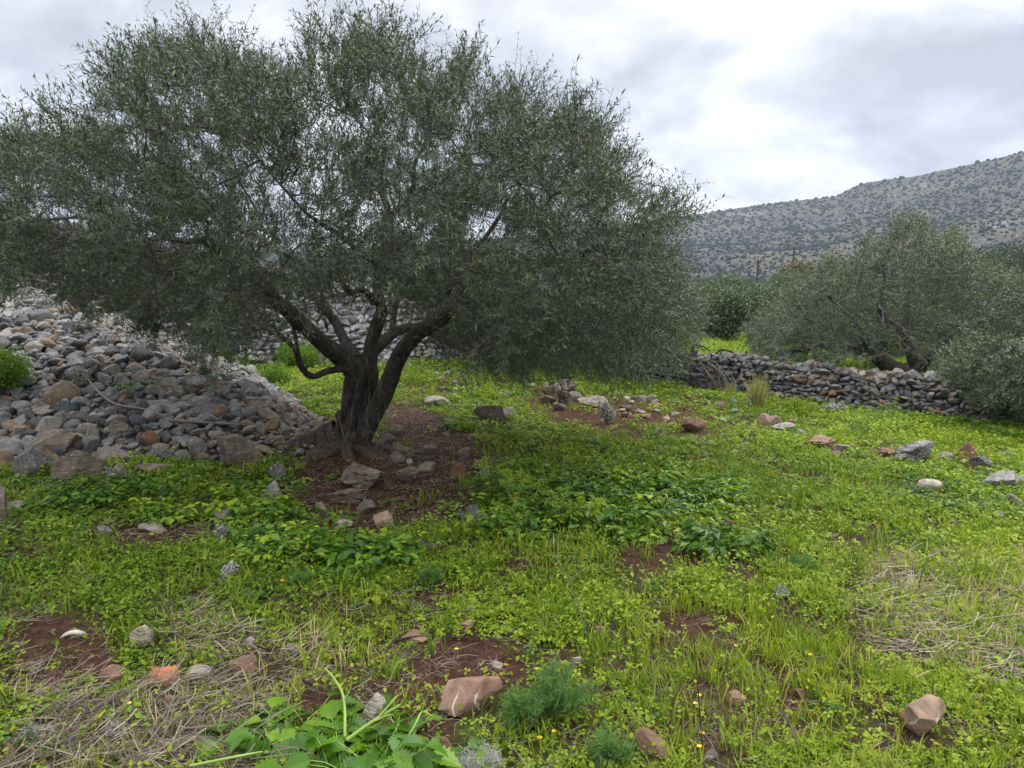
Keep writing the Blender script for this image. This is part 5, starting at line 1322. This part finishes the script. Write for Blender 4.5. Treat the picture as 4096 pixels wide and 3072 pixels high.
tuft(730, 398, 18, 18, 'small tuft between dead branches and reeds', 94, 100)
def silvery(px, py, wpx, hpx, lab, seed, n=16, bare=False):
    rng = np.random.RandomState(seed); g = ground_at(px, py); d = g[1]; W_ = wpx / FPX * d / 2; H_ = hpx / FPX * d; W_ *= .75; H_ *= .8; root = empty('silvery_plant', g, lab, 'plant', 'silvery dry plants'); a = Acc(); s = Acc()
    for k in range(n):
        az = rng.uniform(0, 6.28); o = W_ * rng.rand(); e = np.array([math.cos(az) * o, math.sin(az) * o, H_ * rng.uniform(.5, 1)]); P = spline(np.array([(0, 0, 0), e * .5 + rng.normal(0, .01, 3), e]), 5); tube(s, P, .002, 4)
        for i in range(3, len(P)):
            for j in range(5):
                p = P[i]; l = norm(rng.normal(size=3) + np.array([0, 0, .4])) * rng.uniform(.015, .035); w = norm(np.cross(l, rng.normal(size=3))) * .0055 * max(1, d / 6); l = l * max(1, (d / 6) ** .5); a.add(np.array([p, p + l * .5 + w, p + l, p + l * .5 - w]), np.array([[0, 1, 2, 3]]), rng.rand())
    a.build('leaves', M_silver, root, False); s.build('stems', M_dead, root, True)
silvery(607, 424, 26, 30, 'white silvery bushy plant standing on the bright green turf', 101, 22)
silvery(749, 410, 9, 20, 'slim silvery spike on the slope near the split rock', 102, 5)
silvery(652, 380, 8, 16, 'slim silvery spike left of the wall', 103, 5)
silvery(78, 390, 30, 30, 'silvery dry plant growing in the stone heap', 104, 24)
silvery(117, 482, 40, 20, 'grey leaved plant over the lichen boulder', 105, 22)
silvery(222, 545, 20, 26, 'grey skeleton plant beside the rounded brown stone', 106, 14)
silvery(230, 582, 26, 24, 'pale curly dried plant in the left grass', 107, 14)
silvery(780, 598, 22, 14, 'pale dried plant in the right grass', 108, 12)
silvery(835, 415, 34, 14, 'grey dry cushion plant at the foot of the low wall', 109, 40)
silvery(1005, 462, 24, 14, 'pale silvery plant on the far right slope', 110, 14)
silvery(35, 745, 60, 20, 'whitish curly dried plant in the lower left dead stems', 111, 26)
silvery(120, 740, 40, 16, 'whitish dried plant right of the lower left one', 112, 16)
silvery(660, 440, 16, 14, 'small grey leafed plant on the middle slope', 113, 10)
silvery(482, 372, 12, 14, 'whitish little plant under the low boughs', 114, 10)
def heap_herb(px, py, wpx, lab, seed, n=20, leaf=.055, t0=.45, mat=M_herb):
    rng = np.random.RandomState(seed); g = ground_at(px, py); d = g[1]; root = empty('leafy_herb', g, lab, 'plant', 'leafy herbs among the stones'); a = Acc(); s = Acc(); W_ = wpx / FPX * d / 2
    for k in range(n): compound(a, np.array([rng.normal(0, W_ * .35), rng.normal(0, W_ * .3), .02]), rng.uniform(0, 6.28), rng.uniform(.1, 1.1), W_ * rng.uniform(.5, .9), leaf, rng, t0, 2, BL2, s, .002)
    a.build('leaves', mat, root, False); s.build('stems', M_stem, root, True)
heap_herb(138, 392, 44, 'dark green leafy plant in the middle of the stone heap', 121, 24)
heap_herb(275, 464, 34, 'leafy herb beside the brown boulder at the heap end', 122, 24, .05)
heap_herb(172, 424, 14, 'small leaf sprout on the lower heap', 123, 6)
heap_herb(200, 448, 26, 'dark small herb between lower heap stones', 124, 9)
heap_herb(105, 474, 44, 'leafy plant climbing the lichen boulder', 125, 26, .06)
heap_herb(272, 556, 70, 'blue green broad rosette in the left grass', 126, 6, .07, .15)
heap_herb(262, 600, 34, 'bluish wide leaved rosette near the yellow star flower', 127, 9, .08, .05)
heap_herb(370, 600, 30, 'pale green wide leaved rosette in the clover', 128, 8, .07, .7, M_clover)
heap_herb(340, 480, 24, 'green herb between the roots and the pitted rock', 129, 12, .04)
heap_herb(418, 470, 34, 'single herb growing on the bare soil', 130, 12, .04)
heap_herb(455, 478, 20, 'small herb beside the red triangular stone', 131, 8, .04)
heap_herb(413, 476, 14, 'tiny herb over the grey pitted stones on the soil', 132, 6, .035)
heap_herb(342, 520, 40, 'low herb spreading over the buried rock', 133, 16, .04, .6)
# small yellow flowers
flowers = []
for k, (px, py, hh) in enumerate([(283, 590, 12), (350, 582, 8), (332, 566, 6), (457, 658, 12), (537, 676, 10), (540, 748, 14), (554, 742, 14), (695, 712, 12), (699, 704, 12), (722, 662, 9), (736, 652, 9), (810, 662, 10), (715, 676, 8), (732, 704, 8), (702, 742, 12), (699, 755, 12), (645, 738, 8), (130, 712, 12), (214, 768, 8), (410, 735, 12), (870, 560, 6), (905, 555, 6), (845, 530, 6), (700, 566, 6), (760, 566, 6), (820, 515, 5), (850, 510, 5), (880, 500, 5), (780, 500, 5), (800, 480, 5), (860, 480, 5), (900, 512, 5), (940, 520, 5), (740, 480, 5), (720, 470, 5)]):
    g = ground_at(px, py + 2); rng = np.random.RandomState(k); d = g[1]; h = hh / FPX * d; root = empty('yellow_flower', g, '', 'flower', 'small yellow flowers in the grass')
    wh = 'star shaped yellow flower beside the bluish rosette' if k == 0 else ('small orange yellow flower ' + ('near the fennel at the bottom' if 520 < px < 660 and py > 640 else 'in the left clover' if px < 460 else 'low in the grass near the tall black stem' if py > 640 else 'on the distant green slope'))
    root['label'] = wh; flowers.append((px, root)); sz = .0075 + .0012 * d; a = Acc(); c = np.array([0, 0, h])
    for j in range(8 if k else 6):
        t = j * 2 * PI / (8 if k else 6); e = np.array([math.cos(t), math.sin(t), .25]) * sz * (1.6 if k == 0 else 1); w = np.array([-math.sin(t), math.cos(t), 0]) * sz * .36; a.add(np.array([c, c + e * .6 + w, c + e, c + e * .6 - w]), np.array([[0, 1, 2, 3]]))
    a.build('petals', M_yellow, root); s = Acc(); tube(s, np.array([(0, 0, 0), (.003, 0, h * .5), (0, 0, h)]), .0015, 4); s.build('stem', M_stem, root, True)

order_labels(flowers)
# ------------------------------------------------------------------ ground cover
def sample(n, r0=1.9, r1=26, power=1.35, tmax=1.3, seed=0):
    rng = np.random.RandomState(seed); u = rng.rand(n); e = 2 - power; r = (r0 ** e + u * (r1 ** e - r0 ** e)) ** (1 / e); t = rng.uniform(-tmax, tmax, n); a = np.arctan(t)
    return np.stack([r * np.sin(a), r * np.cos(a)], 1), r, rng
def lift(P): return np.concatenate([P, height(P[:, 0], P[:, 1])[:, None]], 1)
def tm_clover(seed, n=7, spread=.045, leaf=.013):
    rng = np.random.RandomState(seed); V = []; T = []
    for k in range(n):
        c = np.array([*rng.normal(0, spread, 2), rng.uniform(.008, .035)]); a0 = rng.uniform(0, 6.28); til = rng.normal(0, .3, 2); l = leaf * rng.uniform(.7, 1.3); tt = rng.normal(0, .12)
        for j in range(3):
            a = a0 + j * 2.094; d = np.array([math.cos(a), math.sin(a)]); w = np.array([-d[1], d[0]]) * l * .46
            pts = [np.zeros(2), d * l * .75 + w, d * l, d * l * .75 - w]
            for p in pts: V.append([c[0] + p[0], c[1] + p[1], c[2] + p @ til - (.12 * np.linalg.norm(p))]); T.append(tt)
    V = np.array(V); return V, np.arange(len(V)).reshape(-1, 4), np.array(T)
def tm_leafy(seed, n=14, spread=.05, leaf=.02, hmax=.07, el=.6):
    rng = np.random.RandomState(seed); V = []; T = []
    for k in range(n):
        c = np.array([*rng.normal(0, spread, 2), rng.uniform(.01, hmax)]); a = rng.uniform(0, 6.28); e = rng.normal(.1, el); d = np.array([math.cos(a) * math.cos(e), math.sin(a) * math.cos(e), math.sin(e)]); s = np.array([-math.sin(a), math.cos(a), rng.normal(0, .3)]); l = leaf * rng.uniform(.6, 1.3); tt = rng.normal(0, .13)
        V += [c, c + d * l * .5 + s * l * .3, c + d * l + np.array([0, 0, -.15 * l]), c + d * l * .5 - s * l * .3]; T += [tt] * 4
    V = np.array(V); return V, np.arange(len(V)).reshape(-1, 4), np.array(T)
def tm_grass(seed, n=8, spread=.03, h=.10, w=.0022, bend=.6):
    rng = np.random.RandomState(seed); V = []; F = []; T = []
    for k in range(n):
        b = np.array([*rng.normal(0, spread, 2), 0]); a = rng.uniform(0, 6.28); hh = h * rng.uniform(.45, 1.2); bd = hh * bend * rng.uniform(.3, 1.5); d = np.array([math.cos(a), math.sin(a), 0]); s = np.array([-math.sin(a), math.cos(a), 0]) * w * rng.uniform(.7, 1.4); tt = rng.normal(0, .12); i = len(V)
        for u, ww in ((0, 1), (.45, 1), (.8, .7), (1, .1)):
            p = b + np.array([0, 0, 1.0]) * hh * (u - .25 * u * u * bend) + d * bd * u * u; V += [p - s * ww, p + s * ww]; T += [tt] * 2
        for q in range(3): F.append((i + 2 * q, i + 2 * q + 1, i + 2 * q + 3, i + 2 * q + 2))
    return np.array(V), np.array(F), np.array(T)
def tm_herb(seed, n=7, L=.14, leaf=.042):
    rng = np.random.RandomState(seed); a = Acc()
    V4 = (np.array([[0, 0, 0], [.5, .30, .05], [1, 0, -.15], [.5, -.30, .05]]), np.array([[0, 1, 2, 3]]))
    for k in range(n): compound(a, np.array([*rng.normal(0, .02, 2), .02]), rng.uniform(0, 6.28), rng.uniform(.25, 1.2), L * rng.uniform(.6, 1.1), leaf, rng, .0 + .5, rng.choice([2, 3]), V4)
    V = np.concatenate(a.V); return V, np.concatenate(a.F[4]), np.concatenate(a.T) - .5
def tm_straw(seed, n=7, L=.16, w=.0010):
    rng = np.random.RandomState(seed); V = []; F = []; T = []
    for k in range(n):
        b = np.array([*rng.normal(0, .05, 2), rng.uniform(.005, .05)]); a = rng.uniform(0, 6.28); l = L * rng.uniform(.4, 1.3); d = np.array([math.cos(a), math.sin(a), rng.normal(0, .22)]) * l; s = np.array([-math.sin(a), math.cos(a), 0]) * w; kink = rng.normal(0, .12, 3) * l; tt = rng.normal(0, .22); i = len(V); ss = np.array([0, 0, w])
        for u in (0, .5, 1): p = b + d * u + kink * (.5 - abs(u - .5)) * 2; p[2] = max(p[2], .004); V += [p - s - ss, p + s + ss]; T += [tt] * 2
        for q in range(2): F.append((i + 2 * q, i + 2 * q + 1, i + 2 * q + 3, i + 2 * q + 2))
    return np.array(V), np.array(F), np.array(T)
def field_tint(P, seed, amp=.8): return (fbm(P[:, :2] * .55, 3, seed) - .5) * amp
def beyond_wall(P): return (P[:, 1] > wall_y(P[:, 0]) - .3) & (P[:, 0] > 1.3) & (P[:, 1] < wall_y(P[:, 0]) + .3)
def off_rocks(P):
    ok = np.ones(len(P), bool)
    for x, y, a, b in ROCKS: ok &= ((P[:, 0] - x) / (a + .015)) ** 2 + ((P[:, 1] - y + .02) / (b + .055)) ** 2 > 1
    return ok
def cover():
    near_back = lambda P: P[:, 1] > np.interp(P[:, 0], [-15, -11, -6, -2.5, 2.2, 2.3], [12.0, 13.0, 14.8, 16.3, 17.8, 99])
    rs_ = np.random.RandomState(17)
    def base_ok(P): return ~(mask(P, SPARSE) & (rs_.rand(len(P)) < .68)) & off_rocks(P) & ~on_rock(P) & ~beyond_wall(P) & ~near_back(P)
    trunk_c = at(351, 463, 7.35)[:2]
    # clover and low weeds
    A = Acc()
    P, r, rng = sample(86000, seed=1, r1=24)
    soil = mask(P, SOIL); dry = mask(P, DRY); ok = base_ok(P) & ~(soil & (rng.rand(len(P)) > .05)) & ~(dry & (rng.rand(len(P)) > .5))
    nz = fbm(P * 1.5, 3, 12); ok &= rng.rand(len(P)) < np.clip(.55 + 3.2 * (nz - .44), .07, 1) * np.clip(.15 + 7 * (fbm(P * 4.2, 2, 120) - .33), .12, 1)
    ok &= np.hypot(*(P - trunk_c).T) > .45
    P, r = P[ok], r[ok]; Q = lift(P); sc = (r / 3.2) ** .5 * rng.uniform(.75, 1.35, len(P)); tint = .44 + field_tint(P, 44, .9) + .03 * smooth(6, 12, r) + rng.normal(0, .08, len(P))
    tint -= .0
    kind = fbm(P * 2.3, 2, 60) + rng.normal(0, .12, len(P))
    tms = [tm_clover(i, 9, .042, .0138) for i in range(4)] + [tm_leafy(i, 16, .042, .0225, .055) for i in range(4)]
    for k in range(8):
        sel = ((kind < .5) if k < 4 else (kind >= .5)) & (np.arange(len(P)) % 4 == k % 4)
        scatter(A, tms[k], Q[sel], rng.uniform(0, 6.28, sel.sum()), sc[sel], rng.normal(0, .15, sel.sum()), rng.uniform(0, 6.28, sel.sum()), tint[sel])
    tag(A.build('clover', M_clover), 'low yellow green clover and small weeds covering the sloping field', 'ground cover', kind='stuff')
    # grass
    A = Acc(); P, r, rng = sample(82000, seed=2, r1=26, power=1.25)
    soil = mask(P, SOIL, seed=4); dry = mask(P, DRY); herb = mask(P, HERB)
    gx = smooth(-1.2, 1.0, P[:, 0] + .25 * (P[:, 1] - 3)) * .75 + .25
    ok = base_ok(P) & ~(soil & (rng.rand(len(P)) > .05)) & ~(herb & (rng.rand(len(P)) > .3)) & (rng.rand(len(P)) < np.clip(gx * (.35 + 1.6 * (fbm(P * 1.1, 3, 70) - .3)), .06, 1) * np.clip(.2 + 6 * (fbm(P * 4.2, 2, 120) - .33), .15, 1)) & (np.hypot(*(P - trunk_c).T) > .6)
    P, r, dry = P[ok], r[ok], dry[ok]; Q = lift(P); sc = (r / 3.2) ** .35 * rng.uniform(.5, 1.15, len(P)) * np.where(r > 9, .75, 1)
    tint = .40 + field_tint(P * 1.8, 45, .8) + rng.normal(0, .12, len(P)) + np.where(dry & (rng.rand(len(P)) < .6), .48, 0) + np.where(rng.rand(len(P)) < .03, .45, 0)
    tms = [tm_grass(i, 9, .03, .108, .0023, rng.uniform(.35, .85)) for i in range(8)]
    for k in range(8):
        sel = np.arange(len(P)) % 8 == k; scatter(A, tms[k], Q[sel], rng.uniform(0, 6.28, sel.sum()), sc[sel], rng.normal(0, .2, sel.sum()), rng.uniform(0, 6.28, sel.sum()), tint[sel])
    tag(A.build('grass', M_grass), 'short green grass growing through the clover', 'grass', kind='stuff')
    # leafy herbs
    A = Acc(); P, r, rng = sample(48000, seed=3, r0=2.0, r1=22, power=.9)
    herb = mask(P, HERB, .45) & (rng.rand(len(P)) < np.clip(.30 + 4 * (fbm(P * 2.4, 3, 91) - .42), .06, 1)); soil = mask(P, SOIL); nz = fbm(P * .8, 3, 90)
    ok = base_ok(P) & ~(soil & (rng.rand(len(P)) > .025)) & (herb | (rng.rand(len(P)) < .13 * smooth(4.0, 6.5, r) * np.clip((nz - .35) * 4, 0, 1) + .012)) & (np.hypot(*(P - trunk_c).T) > .5)
    hb = herb[ok]; P, r = P[ok], r[ok]; keep = rng.rand(len(P)) < np.where(hb, .80, .8); P, r, hb = P[keep], r[keep], hb[keep]
    Q = lift(P); sc = rng.uniform(.55, 1.45, len(P)) * (r / 6) ** .15 * np.where(hb, 1.12, .7) * (.6 + .9 * fbm(P * 1.3, 2, 66)) * np.where(r > 7.0, .68, 1)
    right = smooth(-.5, 1.0, P[:, 0])
    tint = .58 + field_tint(P * 3.2, 46, .9) + rng.normal(0, .17, len(P)) + .1 * smooth(8, 12, r)
    tms = [tm_herb(i, 6) for i in range(8)]
    for k in range(8):
        sel = np.arange(len(P)) % 8 == k; scatter(A, tms[k], Q[sel], rng.uniform(0, 6.28, sel.sum()), sc[sel], rng.normal(0, .15, sel.sum()), rng.uniform(0, 6.28, sel.sum()), tint[sel])
    tag(A.build('herbs', M_herb), 'dense dark green leafy herbs in beds below the heap and across the middle slope', 'herbs', kind='stuff')
    print('herbs', len(P))
    # dead stems and straw
    A = Acc(); P, r, rng = sample(40000, seed=4, r0=2.0, r1=12, power=1.6)
    dry = mask(P, DRY, .3); ok = base_ok(P) & (rng.rand(len(P)) < np.where(dry, .7, .15 + .22 * (fbm(P * 2, 2, 33) > .55) * (P[:, 0] < .2)))
    ok0 = ok; P, r = P[ok], r[ok]; Q = lift(P); sc = rng.uniform(.5, 1.25, len(P)); left = P[:, 0] < 0
    tint = np.where(dry[ok0] & ~left, .64, .30) + rng.normal(0, .14, len(P)); sc = sc * np.where(dry[ok0], 1, .6)
    tms = [tm_straw(i) for i in range(8)]
    for k in range(8):
        sel = np.arange(len(P)) % 8 == k; scatter(A, tms[k], Q[sel], rng.uniform(0, 6.28, sel.sum()), sc[sel], None, None, tint[sel])
    tag(A.build('straw', M_straw), 'matted dead stems and straw lying between the weeds', 'straw', kind='stuff')
    # litter on the bare soil: fallen leaves and crumbs
    A = Acc(); x = rng.uniform(-3.2, .6, 7000); y = rng.uniform(5.0, 11, 7000); P = np.stack([x, y], 1); ok = mask(P, SOIL) & base_ok(P); P = P[ok]; Q = lift(P); Q[:, 2] += .006; n = len(P)
    t = tm_leafy(5, 5, .05, .03, .012, .15); scatter(A, t, Q, rng.uniform(0, 6.28, n), np.full(n, .7) * rng.uniform(.5, 1.2, n), None, None, rng.uniform(.0, .7, n) ** 2)
    tag(A.build('leaf_litter', M_straw), 'small dry leaf litter strewn on the bare red soil under the olive', 'leaf litter', kind='stuff')
    A = Acc(); P, r, rng = sample(9000, seed=9, r0=2, r1=14, power=1.3); ok = base_ok(P) & mask(P, SOIL, .3); P = P[ok]; Q = lift(P); n = len(P); v, f = rock(np.random.RandomState(2), 1, 8, 14, .1); rr = rng.uniform(.003, .012, n)
    scatter(A, (v, f, np.zeros(len(v))), Q, rng.uniform(0, 6.28, n), np.stack([rr, rr, rr * .8], 1)); tag(A.build('soil_crumbs', plain('soil_crumb', (.065, .03, .02), .95, .4, 60)), 'crumbs of red brown soil on the bare patches', 'soil', kind='stuff')
    # grass of the field beyond the wall
    A = Acc(); rng = np.random.RandomState(8); N = 24000; y = rng.uniform(12, 60, N) ** 1.0; x = y * rng.uniform(.02, 1.1, N); P = np.stack([x, y], 1); ok = (y > wall_y(x) + .45); P = P[ok]; Q = lift(P); n = len(P); t = tm_grass(3, 14, .16, .22, .012, .6)
    scatter(A, t, Q, rng.uniform(0, 6.28, n), rng.uniform(.6, 1.3, n) * (P[:, 1] / 22) ** .5, None, None, .5 + field_tint(P, 3, .5))
    tag(A.build('meadow', M_grass), 'bright green grass of the field beyond the low wall', 'grass', kind='stuff')
cover()
def haze():
    V = np.array([(x, y, z) for z in (-20, 330) for y in (-60, 1420) for x in (-1450, 1450)]); F = np.array([(0, 2, 3, 1), (4, 5, 7, 6), (0, 1, 5, 4), (2, 6, 7, 3), (0, 4, 6, 2), (1, 3, 7, 5)])
    me = mesh('haze', V, F); m = bpy.data.materials.new('air'); m.use_nodes = True; nt = m.node_tree; nt.nodes.clear(); out = nt.nodes.new('ShaderNodeOutputMaterial'); v = nt.nodes.new('ShaderNodeVolumePrincipled')
    v.inputs['Color'].default_value = (.66, .79, 1, 1); v.inputs['Density'].default_value = HAZE; v.inputs['Anisotropy'].default_value = 0; nt.links.new(v.outputs[0], out.inputs['Volume'])
    me.materials.append(m); tag(link('haze', me), 'thin bluish air between the field and the far hill', 'haze', kind='stuff')
HAZE = .00032
haze()
print('tris', sum(len(o.data.polygons) for o in bpy.data.objects if o.type == 'MESH'))
